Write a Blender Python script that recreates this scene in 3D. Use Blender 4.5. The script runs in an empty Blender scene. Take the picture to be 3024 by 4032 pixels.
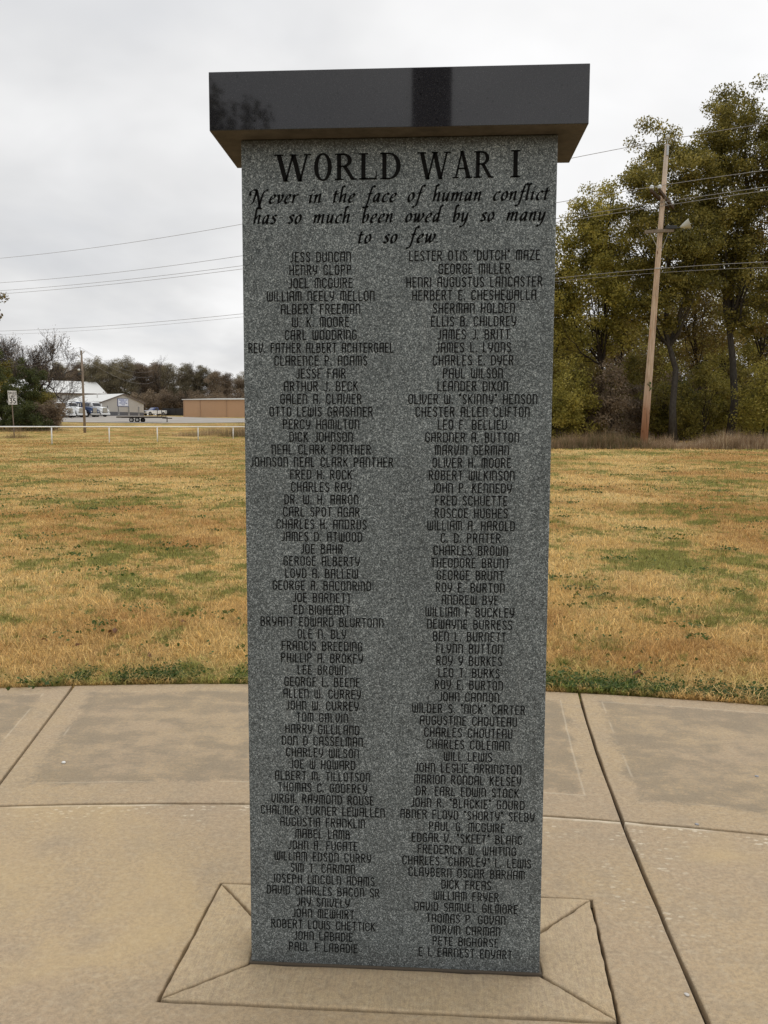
import bpy, bmesh, math, random
import numpy as np
from mathutils import Vector, Matrix
S = bpy.context.scene
COL = S.collection
PI = math.pi

# ------------------------------------------------------------------ camera
CAM = np.array([0.1143, -2.4861, 1.6938])
YAW, PITCH, ROLL, FOC = 0.0604, 0.0953, 0.0031, 3277.67
def cam_axes():
    cy, sy, cp, sp = math.cos(YAW), math.sin(YAW), math.cos(PITCH), math.sin(PITCH)
    Rz = np.array([[cy, -sy, 0], [sy, cy, 0], [0, 0, 1.0]]); Rx = np.array([[1, 0, 0], [0, cp, sp], [0, -sp, cp]])
    M = Rz @ Rx
    r, f, u = M @ [1, 0, 0], M @ [0, 1, 0], M @ [0, 0, 1]
    c, s = math.cos(ROLL), math.sin(ROLL)
    return c * r + s * u, f, -s * r + c * u
CR, CF, CU = cam_axes()
cam = bpy.data.cameras.new("camera"); cam_ob = bpy.data.objects.new("camera", cam); COL.objects.link(cam_ob)
cam.sensor_fit = 'VERTICAL'; cam.sensor_height = 24.0; cam.lens = FOC / 4032 * 24
cam.clip_start = 0.05; cam.clip_end = 3000
cam_ob.matrix_world = Matrix([[CR[0], CU[0], -CF[0], CAM[0]], [CR[1], CU[1], -CF[1], CAM[1]], [CR[2], CU[2], -CF[2], CAM[2]], [0, 0, 0, 1]])
S.camera = cam_ob

# ------------------------------------------------------------------ exposure, sky, sun
S.view_settings.view_transform = 'Standard'; S.view_settings.look = 'None'
S.view_settings.exposure = 0.0; S.view_settings.gamma = 1.0; S.view_settings.use_curve_mapping = False
SUN_EL, SUN_AZ = 58.0, 20.0            # veiled sun, beyond the pillar
W = bpy.data.worlds.new("World"); S.world = W; W.use_nodes = True

class X:
    """a float or colour socket with arithmetic"""
    def __init__(s, nt, k): s.nt, s.k = nt, k
    def _m(s, op, b=None, c=None, clamp=False):
        n = s.nt.nodes.new('ShaderNodeMath'); n.operation = op; n.use_clamp = clamp
        for i, v in enumerate((s, b, c)):
            if v is None: continue
            if isinstance(v, X): s.nt.links.new(v.k, n.inputs[i])
            else: n.inputs[i].default_value = v
        return X(s.nt, n.outputs[0])
    def __add__(s, b): return s._m('ADD', b)
    def __sub__(s, b): return s._m('SUBTRACT', b)
    def __mul__(s, b): return s._m('MULTIPLY', b)
    def __truediv__(s, b): return s._m('DIVIDE', b)
    def pw(s, b): return s._m('POWER', b)
    def mn(s, b): return s._m('MINIMUM', b)
    def mx(s, b): return s._m('MAXIMUM', b)
    def ab(s): return s._m('ABSOLUTE')
    def sq(s): return s._m('SQRT')
    def step(s, lo, hi):
        n = s.nt.nodes.new('ShaderNodeMapRange'); n.interpolation_type = 'SMOOTHSTEP'; n.clamp = True
        s.nt.links.new(s.k, n.inputs[0]); n.inputs[1].default_value = lo; n.inputs[2].default_value = hi
        return X(s.nt, n.outputs[0])
    def inv(s): return X.c(s.nt, 1.0) - s
    @staticmethod
    def c(nt, v):
        n = nt.nodes.new('ShaderNodeValue'); n.outputs[0].default_value = v; return X(nt, n.outputs[0])
def put(nt, v, sock):
    if isinstance(v, X): nt.links.new(v.k, sock)
    elif isinstance(v, (tuple, list)): sock.default_value = tuple(v) + ((1.0,) if len(v) == 3 and len(sock.default_value) == 4 else ())
    else: sock.default_value = v
def mix(nt, f, a, b, mode='MIX'):
    n = nt.nodes.new('ShaderNodeMix'); n.data_type = 'RGBA'; n.blend_type = mode
    put(nt, f, n.inputs[0]); put(nt, a, n.inputs[6]); put(nt, b, n.inputs[7])
    return X(nt, n.outputs[2])
def noise(nt, vec, scale, detail=3, rough=.55, dist=0):
    n = nt.nodes.new('ShaderNodeTexNoise'); n.inputs['Scale'].default_value = scale
    n.inputs['Detail'].default_value = detail; n.inputs['Roughness'].default_value = rough; n.inputs['Distortion'].default_value = dist
    if vec is not None: nt.links.new(vec.k, n.inputs['Vector'])
    return X(nt, n.outputs[0])
def voro(nt, vec, scale, out='Color', feature='F1'):
    n = nt.nodes.new('ShaderNodeTexVoronoi'); n.feature = feature; n.inputs['Scale'].default_value = scale
    nt.links.new(vec.k, n.inputs['Vector'])
    return X(nt, n.outputs[out])
def ramp(nt, f, stops):
    n = nt.nodes.new('ShaderNodeValToRGB'); e = n.color_ramp.elements
    while len(e) < len(stops): e.new(.5)
    for el, (p, c) in zip(e, stops): el.position = p; el.color = (c, c, c, 1) if isinstance(c, (int, float)) else tuple(c) + (1,)
    nt.links.new(f.k, n.inputs[0]); return X(nt, n.outputs[0])
def objco(nt):
    n = nt.nodes.new('ShaderNodeTexCoord'); return X(nt, n.outputs['Object'])
def geo(nt, out='Position'):
    n = nt.nodes.new('ShaderNodeNewGeometry'); return X(nt, n.outputs[out])
def sep(nt, v):
    n = nt.nodes.new('ShaderNodeSeparateXYZ'); nt.links.new(v.k, n.inputs[0]); return [X(nt, n.outputs[i]) for i in range(3)]
def stretch(nt, v, s):
    n = nt.nodes.new('ShaderNodeMapping'); n.inputs['Scale'].default_value = s; nt.links.new(v.k, n.inputs[0]); return X(nt, n.outputs[0])

nt = W.node_tree; nt.nodes.clear()
out = nt.nodes.new('ShaderNodeOutputWorld'); bga = nt.nodes.new('ShaderNodeBackground'); bgb = nt.nodes.new('ShaderNodeBackground'); ms = nt.nodes.new('ShaderNodeMixShader')
sky = nt.nodes.new('ShaderNodeTexSky'); sky.sky_type = 'NISHITA'; sky.sun_disc = False
sky.sun_elevation = math.radians(SUN_EL); sky.sun_rotation = math.radians(SUN_AZ); sky.dust_density = 4
nt.links.new(sky.outputs[0], bga.inputs[0]); bga.inputs[1].default_value = 0.08
tc = nt.nodes.new('ShaderNodeTexCoord'); gv = X(nt, tc.outputs['Generated'])
gx, gy, gz = sep(nt, gv)
zz = gz.mx(0.0) + .22
cmb = nt.nodes.new('ShaderNodeCombineXYZ'); put(nt, gx / zz, cmb.inputs[0]); put(nt, gy / zz, cmb.inputs[1])
cp = X(nt, cmb.outputs[0])
n1 = noise(nt, cp, .75, 5, .5, .4); n2 = noise(nt, cp, 2.2, 4, .5, .3)
deck = n1 * .75 + n2 * .25                                    # layered stratus
deck = deck + (gx * .16) + .01
val = ramp(nt, deck, [(.26, .52), (.42, .67), (.53, .80), (.66, .92)])
zen = gz.step(.45, 1.0) * .75 + 1.20                            # overcast sky is brighter overhead
cl = mix(nt, 1.0, val, (1.0, .998, .998), 'MULTIPLY')
tint = mix(nt, n1.step(.30, .52).inv(), cl, mix(nt, 1.0, cl, (.955, .975, 1.01), 'MULTIPLY'))
nt.links.new(tint.k, bgb.inputs[0]); nt.links.new(zen.k, bgb.inputs[1])
ms.inputs[0].default_value = .94
nt.links.new(bga.outputs[0], ms.inputs[1]); nt.links.new(bgb.outputs[0], ms.inputs[2]); nt.links.new(ms.outputs[0], out.inputs[0])
sl = bpy.data.lights.new("sun", 'SUN'); sl.energy = 0.6; sl.angle = math.radians(40); sl.color = (1, .965, .9)
so = bpy.data.objects.new("sun", sl); COL.objects.link(so)
a, e = math.radians(SUN_AZ), math.radians(SUN_EL)
sdir = Vector((math.sin(a) * math.cos(e), math.cos(a) * math.cos(e), math.sin(e)))
so.rotation_euler = sdir.to_track_quat('Z', 'Y').to_euler(); so.location = sdir * 60

# ------------------------------------------------------------------ helpers
KP = 3024 / 1659                        # photograph coordinates below are those of a 1659 px wide view
FH = np.array([CF[0], CF[1], 0.0]); FH /= np.linalg.norm(FH)
RH = np.array([FH[1], -FH[0], 0.0])
def at(px, py, d):
    """point at horizontal depth d metres seen in the direction px, py"""
    v = CF + CR * ((px * KP - 1512) / FOC) - CU * ((py * KP - 2016) / FOC)
    return CAM + v * (d / (v @ FH))
def _prof(knots, x):
    ds, zs = [0, 5.4], [-.012, -.008]
    for d, row in knots: ds.append(d); zs.append(at(x, row, d)[2])
    ds.append(900); zs.append(zs[-1] + 6)
    return np.array(ds), np.array(zs)
PL = _prof([(57, 960), (66, 955), (79, 950), (90, 935), (100, 926), (110, 920), (130, 913), (165, 901.5), (185, 898.5), (230, 896)], 300)
PR = _prof([(36, 969), (45, 962), (60, 954), (100, 945), (200, 938)], 1450)
def ground(x, y):
    x = np.asarray(x, float); y = np.asarray(y, float)
    dx, dy = x - CAM[0], y - CAM[1]
    d = dx * FH[0] + dy * FH[1]; lat = dx * RH[0] + dy * RH[1]
    u = lat / np.maximum(d, 1.0)
    w = np.clip((u + .17) / .36, 0, 1); w = w * w * (3 - 2 * w)
    dd = np.maximum(d, 0)
    def sm(P): return (np.interp(dd, *P) + np.interp(dd * .94, *P) + np.interp(dd * 1.06, *P)) / 3
    return sm(PL) * (1 - w) + sm(PR) * w
def on(px, d):
    p = at(px, 900, d); p[2] = float(ground(p[0], p[1])); return p
def lat(px, d): return on(px, d)

def mesh_obj(name, verts, faces, mat, parent=None, smooth=False):
    me = bpy.data.meshes.new(name); me.from_pydata([tuple(v) for v in verts], [], [tuple(f) for f in faces]); me.update()
    return link_mesh(name, me, mat, parent, smooth)
def link_mesh(name, me, mat, parent=None, smooth=False):
    for m in (mat if isinstance(mat, (list, tuple)) else [mat]):
        if m: me.materials.append(m)
    if smooth: me.polygons.foreach_set('use_smooth', [True] * len(me.polygons))
    o = bpy.data.objects.new(name, me); COL.objects.link(o)
    if parent: o.parent = parent
    return o
def poly_mesh(name, V, k):
    """V: (n*k,3) vertices, every k make one face"""
    n = len(V) // k; me = bpy.data.meshes.new(name)
    me.vertices.add(n * k); me.vertices.foreach_set('co', np.ascontiguousarray(V, dtype=np.float32).ravel())
    me.loops.add(n * k); me.loops.foreach_set('vertex_index', np.arange(n * k, dtype=np.int32))
    me.polygons.add(n); me.polygons.foreach_set('loop_start', np.arange(0, n * k, k, dtype=np.int32))
    me.update(calc_edges=True); return me
def strip_mesh(name, V):
    """V: (n*5,3): bent blades of one quad and one tip triangle each"""
    n = len(V) // 5; me = bpy.data.meshes.new(name)
    me.vertices.add(n * 5); me.vertices.foreach_set('co', np.ascontiguousarray(V, dtype=np.float32).ravel())
    idx = (np.arange(n)[:, None] * 5 + np.array([0, 1, 2, 4, 4, 2, 3])[None]).astype(np.int32).ravel()
    me.loops.add(n * 7); me.loops.foreach_set('vertex_index', idx)
    me.polygons.add(n * 2); me.polygons.foreach_set('loop_start', (np.arange(n)[:, None] * 7 + np.array([0, 4])[None]).astype(np.int32).ravel())
    me.update(calc_edges=True); return me
def tag(o, label, cat, group=None, kind=None):
    if label: o['label'] = label
    if cat: o['category'] = cat
    if group: o['group'] = group
    if kind: o['kind'] = kind
    return o
def struct(o): o['kind'] = 'structure'; return o
def thing(name, label, cat, loc=(0, 0, 0), rz=0, group=None):
    o = bpy.data.objects.new(name, None); o.empty_display_size = .2; COL.objects.link(o)
    o.location = tuple(loc); o.rotation_euler = (0, 0, rz); return tag(o, label, cat, group)
def copy_thing(o, loc, rz=0, label=None, sc=None):
    r = o.copy(); COL.objects.link(r); r.location = tuple(loc); r.rotation_euler = (0, 0, rz)
    if sc is not None: r.scale = (sc, sc, sc) if isinstance(sc, (int, float)) else sc
    if label: r['label'] = label
    for ch in list(o.children):
        c = ch.copy(); COL.objects.link(c); c.parent = r
        for g in list(ch.children):
            q = g.copy(); COL.objects.link(q); q.parent = c
    return r

class MB:
    def __init__(s): s.v, s.f = [], []
    def add(s, vs, fs):
        b = len(s.v); s.v += [tuple(v) for v in vs]; s.f += [tuple(i + b for i in f) for f in fs]; return s
    def box(s, c, d, rot=None):
        vs = [Vector((x * d[0] / 2, y * d[1] / 2, z * d[2] / 2)) for x in (-1, 1) for y in (-1, 1) for z in (-1, 1)]
        if rot: vs = [rot @ v for v in vs]
        return s.add([v + Vector(c) for v in vs], [(0, 1, 3, 2), (4, 6, 7, 5), (0, 4, 5, 1), (2, 3, 7, 6), (0, 2, 6, 4), (1, 5, 7, 3)])
    def beam(s, p, q, w, h, up=(0, 0, 1)):
        p, q = Vector(p), Vector(q); d = (q - p); L = d.length; d.normalize()
        sx = d.cross(Vector(up)); sx.normalize(); uz = sx.cross(d)
        return s.box((p + q) / 2, (L, w, h), Matrix((d, sx, uz)).transposed())
    def prism(s, prof, y0, y1):
        """profile in x,z swept along y"""
        n = len(prof); vs = [(x, y0, z) for x, z in prof] + [(x, y1, z) for x, z in prof]
        return s.add(vs, [tuple(range(n)), tuple(range(2 * n - 1, n - 1, -1))] + [(i, i + n, (i + 1) % n + n, (i + 1) % n) for i in range(n)])
    def tube(s, path, rad, n=8, cap=True):
        path = [Vector(p) for p in path]; R = rad if isinstance(rad, (list, tuple)) else [rad] * len(path)
        b = len(s.v); ref = Vector((.31, .77, .55))
        for i, p in enumerate(path):
            t = (path[min(i + 1, len(path) - 1)] - path[max(i - 1, 0)]).normalized()
            u = t.cross(ref)
            if u.length < 1e-3: u = t.cross(Vector((1, 0, 0)))
            u.normalize(); w = t.cross(u)
            for k in range(n):
                a = 2 * PI * k / n; s.v.append(tuple(p + u * (R[i] * math.cos(a)) + w * (R[i] * math.sin(a))))
        for i in range(len(path) - 1):
            for k in range(n): s.f.append((b + i * n + k, b + i * n + (k + 1) % n, b + (i + 1) * n + (k + 1) % n, b + (i + 1) * n + k))
        if cap: s.f.append(tuple(b + k for k in range(n))[::-1]); s.f.append(tuple(b + (len(path) - 1) * n + k for k in range(n)))
        return s
    def disc(s, c, axis, r, w, n=18, prof=None):
        """wheel-like lathe around axis through c"""
        ax = Vector(axis).normalized(); u = ax.orthogonal().normalized(); v = ax.cross(u)
        prof = prof or [(0, -w / 2), (r * .86, -w / 2), (r, -w * .34), (r, w * .34), (r * .86, w / 2), (0, w / 2)]
        b = len(s.v); m = len(prof)
        for k in range(n):
            a = 2 * PI * k / n; d = u * math.cos(a) + v * math.sin(a)
            for (rr, h) in prof: s.v.append(tuple(Vector(c) + d * rr + ax * h))
        for k in range(n):
            for j in range(m - 1): s.f.append((b + k * m + j, b + k * m + j + 1, b + ((k + 1) % n) * m + j + 1, b + ((k + 1) % n) * m + j))
        return s
    def build(s, name, mat, parent=None, smooth=False, bevel=0, seg=2):
        bm = bmesh.new(); vs = [bm.verts.new(v) for v in s.v]
        for f in s.f:
            try: bm.faces.new([vs[i] for i in f])
            except ValueError: pass
        bmesh.ops.remove_doubles(bm, verts=bm.verts, dist=1e-5)
        bmesh.ops.recalc_face_normals(bm, faces=bm.faces)
        if bevel:
            es = [e for e in bm.edges if len(e.link_faces) == 2 and e.calc_face_angle(0) > .5]
            bmesh.ops.bevel(bm, geom=es, offset=bevel, segments=seg, affect='EDGES', profile=.6, clamp_overlap=True)
        me = bpy.data.meshes.new(name); bm.to_mesh(me); bm.free()
        return link_mesh(name, me, mat, parent, smooth)

def material(name, color=(.5, .5, .5), rough=.7, metal=0, fn=None, spec=.5):
    m = bpy.data.materials.new(name); m.use_nodes = True; t = m.node_tree; b = t.nodes['Principled BSDF']
    b.inputs['Base Color'].default_value = tuple(color) + (1,); b.inputs['Roughness'].default_value = rough
    b.inputs['Metallic'].default_value = metal; b.inputs['Specular IOR Level'].default_value = spec
    if fn: fn(t, b)
    return m
def bump(t, b, h, strength=.4, dist=.01):
    n = t.nodes.new('ShaderNodeBump'); n.inputs['Strength'].default_value = strength; n.inputs['Distance'].default_value = dist
    t.links.new(h.k, n.inputs['Height']); t.links.new(n.outputs[0], b.inputs['Normal'])
def weathered(name, color, rough=.6, amt=.25, scale=3.0, metal=0, spec=.5):
    """paint or metal with faint uneven dirt"""
    def fn(t, b):
        n = noise(t, objco(t), scale, 5, .6)
        c = mix(t, n.step(.35, .75) * amt, tuple(color), tuple(x * .55 + .015 for x in color))
        t.links.new(c.k, b.inputs['Base Color'])
        r = n * .25 + (rough - .12); t.links.new(r.k, b.inputs['Roughness'])
    return material(name, color, rough, metal, fn, spec)
# ------------------------------------------------------------------ ground, pavement
PCX, PCY, ROUT, RIN = -.30, -10.035, 13.0, 11.18
def xr_j(y): return .92 + .015 * y + .013 * y * y
def xl_j(y): return -1.974 - .2018 * (y - 1.285)
def arc_y(R, x): return PCY + math.sqrt(R * R - (x - PCX) ** 2)

def turf_color(t, pos):
    """gold, straw and rust coloured dormant lawn with ragged green patches"""
    x, y, z = sep(t, pos)
    rr = ((x - PCX) * (x - PCX) + (y - PCY) * (y - PCY)).sq() - ROUT
    far = rr.step(10, 40)
    n1 = noise(t, pos, .42, 6, .68, .6); n2 = noise(t, pos, .26, 4, .6, .3); n3 = noise(t, pos, 2.6, 4, .65); n4 = noise(t, pos, 11, 3, .6)
    gold = mix(t, n3.step(.3, .7), (.62, .415, .150), (.78, .575, .26))
    rust = mix(t, n4.step(.3, .7), (.43, .245, .082), (.58, .35, .13))
    base = mix(t, (n2 * .7 + n3 * .3).step(.44, .58), gold, rust)
    base = mix(t, n4.step(.52, .75) * .40, base, (.30, .19, .06))
    thr = n1 * .46 + n3 * .36 + n4 * .18
    edge = rr.step(.85, .10) * noise(t, pos, 1.3, 4, .6).step(.40, .54)
    green = (thr.step(.495, .545) * .85).mx(edge * (n4.step(.36, .55)))
    gcol = mix(t, n4.step(.3, .7), (.125, .155, .028), (.25, .265, .06))
    return mix(t, green, base, gcol), n4
def turf_ground(t, b):
    c, n4 = turf_color(t, geo(t))
    fine = noise(t, geo(t), 60, 4, .7)
    c = mix(t, fine.step(.35, .65), mix(t, 1.0, c, (.40, .37, .33), 'MULTIPLY'), c)
    t.links.new(c.k, b.inputs['Base Color']); bump(t, b, fine * .6 + n4 * .4, .8, .05)
M_TURF = material("dormant_turf", rough=.95, fn=turf_ground, spec=.1)
def turf_blade(t, b):
    c, n4 = turf_color(t, geo(t))
    rnd = geo(t, 'Random Per Island')
    c = mix(t, 1.0, c, ramp(t, rnd, [(0, (.42, .40, .36)), (.5, (1.0, 1.0, 1.0)), (.85, (1.35, 1.35, 1.35)), (1, (1.7, 1.75, 1.8))]), 'MULTIPLY')
    t.links.new(c.k, b.inputs['Base Color'])
    tr = t.nodes.new('ShaderNodeBsdfTranslucent'); t.links.new(c.k, tr.inputs[0])
    m = t.nodes.new('ShaderNodeMixShader'); m.inputs[0].default_value = .3
    t.links.new(b.outputs[0], m.inputs[1]); t.links.new(tr.outputs[0], m.inputs[2])
    t.links.new(m.outputs[0], [n for n in t.nodes if n.type == 'OUTPUT_MATERIAL'][0].inputs[0])
M_BLADE = material("grass_blade", rough=.7, fn=turf_blade, spec=.2)

def build_ground():
    NA = 360
    rad = [0.0] + list(np.geomspace(.6, 1500, 120))
    vs = [(CAM[0], CAM[1], -.03)]
    ang = np.linspace(0, 2 * PI, NA, endpoint=False)
    for r in rad[1:]:
        x = CAM[0] + r * np.cos(ang); y = CAM[1] + r * np.sin(ang); z = ground(x, y)
        # under the concrete the soil lies deeper
        z = np.where((np.hypot(x - PCX, y - PCY) < ROUT - .02), -.05, z)
        vs += list(zip(x, y, z))
    fs = [(0, 1 + k, 1 + (k + 1) % NA) for k in range(NA)]
    for i in range(len(rad) - 2):
        b0, b1 = 1 + i * NA, 1 + (i + 1) * NA
        fs += [(b0 + k, b1 + k, b1 + (k + 1) % NA, b0 + (k + 1) % NA) for k in range(NA)]
    struct(mesh_obj("ground", vs, fs, M_TURF, smooth=True))
    # ring of soil and turf right at the concrete edge, finer than the sheet above
    vs, fs = [], []; A = np.linspace(math.radians(90 - 34), math.radians(90 + 34), 260); RR = [ROUT - .05, ROUT + .02, ROUT + .2, ROUT + .5, ROUT + 1.0]
    ZZ = [-.045, -.006, .004, .006, None]
    for R, zo in zip(RR, ZZ):
        x = PCX + R * np.cos(A); y = PCY + R * np.sin(A); z = ground(x, y) - .02 if zo is None else np.maximum(ground(x, y), -.01) + zo
        vs += list(zip(x, y, z))
    for i in range(len(RR) - 1):
        for k in range(len(A) - 1): fs.append((i * len(A) + k, i * len(A) + k + 1, (i + 1) * len(A) + k + 1, (i + 1) * len(A) + k))
    struct(mesh_obj("turf_edge", vs, fs, M_TURF, smooth=True))
build_ground()

def concrete(t, b, apron=False):
    pos = geo(t); x, y, z = sep(t, pos)
    n1 = noise(t, pos, 1.3, 5, .6, .3); n2 = noise(t, pos, 6, 5, .65, .2); n3 = noise(t, pos, 70, 4, .7); n4 = noise(t, pos, 420, 2, .6)
    tan = mix(t, n1.step(.33, .66), (.405, .305, .200), (.435, .325, .195))
    tan = mix(t, n2.step(.42, .72) * .5, tan, (.30, .245, .178))
    tan = mix(t, n3.step(.40, .64) * .55, tan, (.24, .19, .13)); g25 = noise(t, stretch(t, pos, (1, 1.15, 1)), 34, 5, .75)
    tan = mix(t, g25.step(.46, .66) * .5, tan, (.48, .39, .27))
    if apron: tan = mix(t, noise(t, stretch(t, pos, (40, 4, 4)), 4, 4, .6).step(.35, .7) * .5, tan, (.52, .41, .25))
    c = tan
    if not apron:
        r = ((x - PCX) * (x - PCX) + (y - PCY) * (y - PCY)).sq()
        wob = (n2 - .5) * .20 + (n3 - .5) * .06 + (n1 - .5) * .12
        xr = (y * .015 + y * y * .013) + .92; xl = (y - 1.285) * -.2018 - 1.974
        d = (r - (RIN + .24)).mn((X.c(t, ROUT - .16) - r)).mn(((x - xr).ab() - .13)).mn(((x - xl).ab() - .16))
        outer = (r - RIN).step(0, .005)
        panel = (d + wob * 1.1).step(-.03, .035)
        st = noise(t, stretch(t, pos, (1.0, 2.4, 1)), 2.6, 6, .7, .5)
        edgey = (d.step(.0, .5)).inv()
        streak = (st * .40 + g25 * .34 + n2 * .26 + edgey * .06).step(.46, .575)
        c = mix(t, panel * (streak * .52 + .03), c, (.190, .158, .112))
        line = ((d + (n2 - .5) * .012).ab().step(.008, .002)) * noise(t, pos, 1.7, 2).step(.47, .55) * outer
        c = mix(t, line * .28, c, (.62, .54, .42))
        inn = (r - RIN).step(.0, -.005)
        band = (X.c(t, RIN) - r).step(.32, .03).mx(((x - xr).ab().step(.26, .04))) * inn * y.step(-.3, .7)
        vd = voro(t, stretch(t, pos, (1.0, 1.7, 1)), 26, 'Distance')
        chip = (vd + (g25 - .5) * 1.1).step(.34, .16) * noise(t, pos, 3.0, 4, .65).step(.44, .57) * band
        lip = (X.c(t, RIN - .008) - r + (n2 - .5) * .05).step(.030, .004) * inn * noise(t, pos, 1.9, 3).step(.44, .54)
        c = mix(t, chip.mx(lip) * .75, c, (.68, .60, .46))
        c = mix(t, inn * noise(t, pos, .9, 4, .6, .6).step(.50, .70) * .45, c, (.52, .385, .20))
    foot_stain = ((x.ab() - .457).mx((y - .0975).ab() - .0975) + (n2 - .5) * .05).step(.045, .0)  # stain that darkens the concrete close around the shaft
    c = mix(t, foot_stain * .35, c, (.13, .095, .055))
    crk = (noise(t, pos, 1.15, 5, .7, 1.2) - .5).ab().step(.0035, .0008) * noise(t, pos, .8, 2).step(.52, .60)
    c = mix(t, crk * .12, c, (.10, .08, .055))
    c = mix(t, n4.step(.3, .7), mix(t, 1.0, c, (.80, .80, .80), 'MULTIPLY'), mix(t, 1.0, c, (1.16, 1.15, 1.13), 'MULTIPLY'))
    sp = voro(t, pos, 130, 'Distance')
    c = mix(t, sp.step(.22, .12) * noise(t, pos, 9, 2).step(.45, .6) * .5, c, (.10, .08, .06))
    t.links.new(c.k, b.inputs['Base Color']); bump(t, b, n3 * .5 + n4 * .5, .35, .004)
M_CONC = material("tan_concrete", rough=.85, fn=concrete, spec=.25)
M_APRON = material("apron_concrete", rough=.85, fn=lambda t, b: concrete(t, b, True), spec=.25)
M_SOIL = material("joint_soil", rough=1, fn=lambda t, b: t.links.new(ramp(t, noise(t, geo(t), 40, 4), [(.3, (.035, .026, .017)), (.7, (.09, .065, .04))]).k, b.inputs['Base Color']), spec=.1)

def seg(p, q, n=2): return [(p[0] + (q[0] - p[0]) * i / n, p[1] + (q[1] - p[1]) * i / n) for i in range(n)]
def slab_curve(name, loops, mat, depth, bev, top, jit=0, seed=1):
    rnd = random.Random(seed)
    cu = bpy.data.curves.new(name, 'CURVE'); cu.dimensions = '2D'; cu.fill_mode = 'BOTH'; cu.extrude = depth / 2 - bev; cu.bevel_depth = bev; cu.bevel_resolution = 2; cu.offset = -bev
    for L in loops:
        sp = cu.splines.new('POLY'); sp.points.add(len(L) - 1); sp.use_cyclic_u = True
        for i, (x, y) in enumerate(L): sp.points[i].co = (x + rnd.gauss(0, jit), y + rnd.gauss(0, jit), 0, 1)
    ob = bpy.data.objects.new(name + "_outline", cu); COL.objects.link(ob)
    dg = bpy.context.evaluated_depsgraph_get(); me = bpy.data.meshes.new_from_object(ob.evaluated_get(dg))
    bpy.data.objects.remove(ob); bpy.data.curves.remove(cu); me.name = name; me.materials.clear()
    me.transform(Matrix.Translation((0, 0, top - depth / 2)))
    return link_mesh(name, me, mat)
G = .008
def arc(R, x0, x1, n): return [(x0 + (x1 - x0) * i / n, arc_y(R, x0 + (x1 - x0) * i / n)) for i in range(n + 1)]
def ring_slab(xa0, xa1, xb0, xb1):
    """outer ring slab between side a (x at joint, x at turf) and side b"""
    lo = arc(RIN + G, xa0, xb0, 40); hi = arc(ROUT, xb1, xa1, 40)
    ys = np.linspace(lo[-1][1], hi[0][1], 14)[1:-1]
    side = []
    if abs(xb1 - 1.065) < .2: side = [(xr_j(yy) + (-G if xb1 < 1.066 else G), yy) for yy in ys]
    left = []
    if abs(xa1 - 1.065) < .2:
        ya = np.linspace(hi[-1][1], lo[0][1], 14)[1:-1]; left = [(xr_j(yy) + G, yy) for yy in ya]
    return lo + side + hi + left
yl0, yl1 = arc_y(RIN, -1.92), arc_y(ROUT, -2.28); yr0, yr1 = arc_y(RIN, .955), arc_y(ROUT, 1.07)
loops = [ring_slab(-7.4, -8.4, xl_j(yl0) - G, xl_j(yl1) - G),
         ring_slab(xl_j(yl0) + G, xl_j(yl1) + G, xr_j(yr0) - G, xr_j(yr1) - G),
         ring_slab(xr_j(yr0) + G, xr_j(yr1) + G, 5.6, 6.3)]
jr = [(xr_j(yy), yy) for yy in np.linspace(yr0, -5.5, 50)]
# the right joint straightens towards the middle of the plaza
jr = [(x if y > -.2 else .917 + (y + .2) * .05, y) for x, y in jr]
jl = [(-1.92 + (yl0 - yy) * .17, yy) for yy in np.linspace(-5.5, yl0, 30)]
A_OUT = [(-.696, -.190), (.660, -.195), (.697, .442), (-.674, .462)]
def outset(P, o):
    cx = sum(p[0] for p in P) / 4; cy = sum(p[1] for p in P) / 4
    return [(x + math.copysign(o, x - cx), y + math.copysign(o, y - cy)) for x, y in P]
def dense(P, n):
    L = []
    for i in range(len(P)): L += seg(P[i], P[(i + 1) % len(P)], n)
    return L
hole = dense(outset(A_OUT, .006), 22)
loops += [[(x + G, y) for x, y in jl] + arc(RIN - G, jl[-1][0] + G, jr[0][0] - G, 60)[1:] + [(x - G, y) for x, y in jr[1:]], hole,
          [(x + G, y) for x, y in jr[::-1]] + arc(RIN - G, jr[0][0] + G, 5.2, 40)[1:] + [(4.0, -5.5)],
          arc(RIN - G, -7.0, jl[-1][0] - G, 40) + [(x - G, y) for x, y in jl[::-1]] + [(-5.0, -5.5)]]
struct(slab_curve("pavement", loops, M_CONC, .12, .006, 0.0, .0012, 3))
SW, SD, SH = .914, .195, 2.54
h = SW / 2 + .004
I = [(-h, -.004), (h, -.004), (h, SD + .004), (-h, SD + .004)]
ap = []
for i in range(4):
    a, b_, c, d = A_OUT[i], A_OUT[(i + 1) % 4], I[(i + 1) % 4], I[i]
    q = [a, b_, c, d]; cx = sum(p[0] for p in q) / 4; cy = sum(p[1] for p in q) / 4
    q = [(x + (cx - x) * .009 + (.003 if x < cx else -.004) * (i % 2), y + (cy - y) * .026) for x, y in q]
    ap.append(dense(q, 16))
struct(slab_curve("apron", ap, M_APRON, .12, .007, .004, .0013, 7))
struct(mesh_obj("soil", [(-9, -6, -.034), (7, -6, -.034), (7, 3.2, -.034), (-9, 3.2, -.034)], [(0, 1, 2, 3)], M_SOIL))

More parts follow.
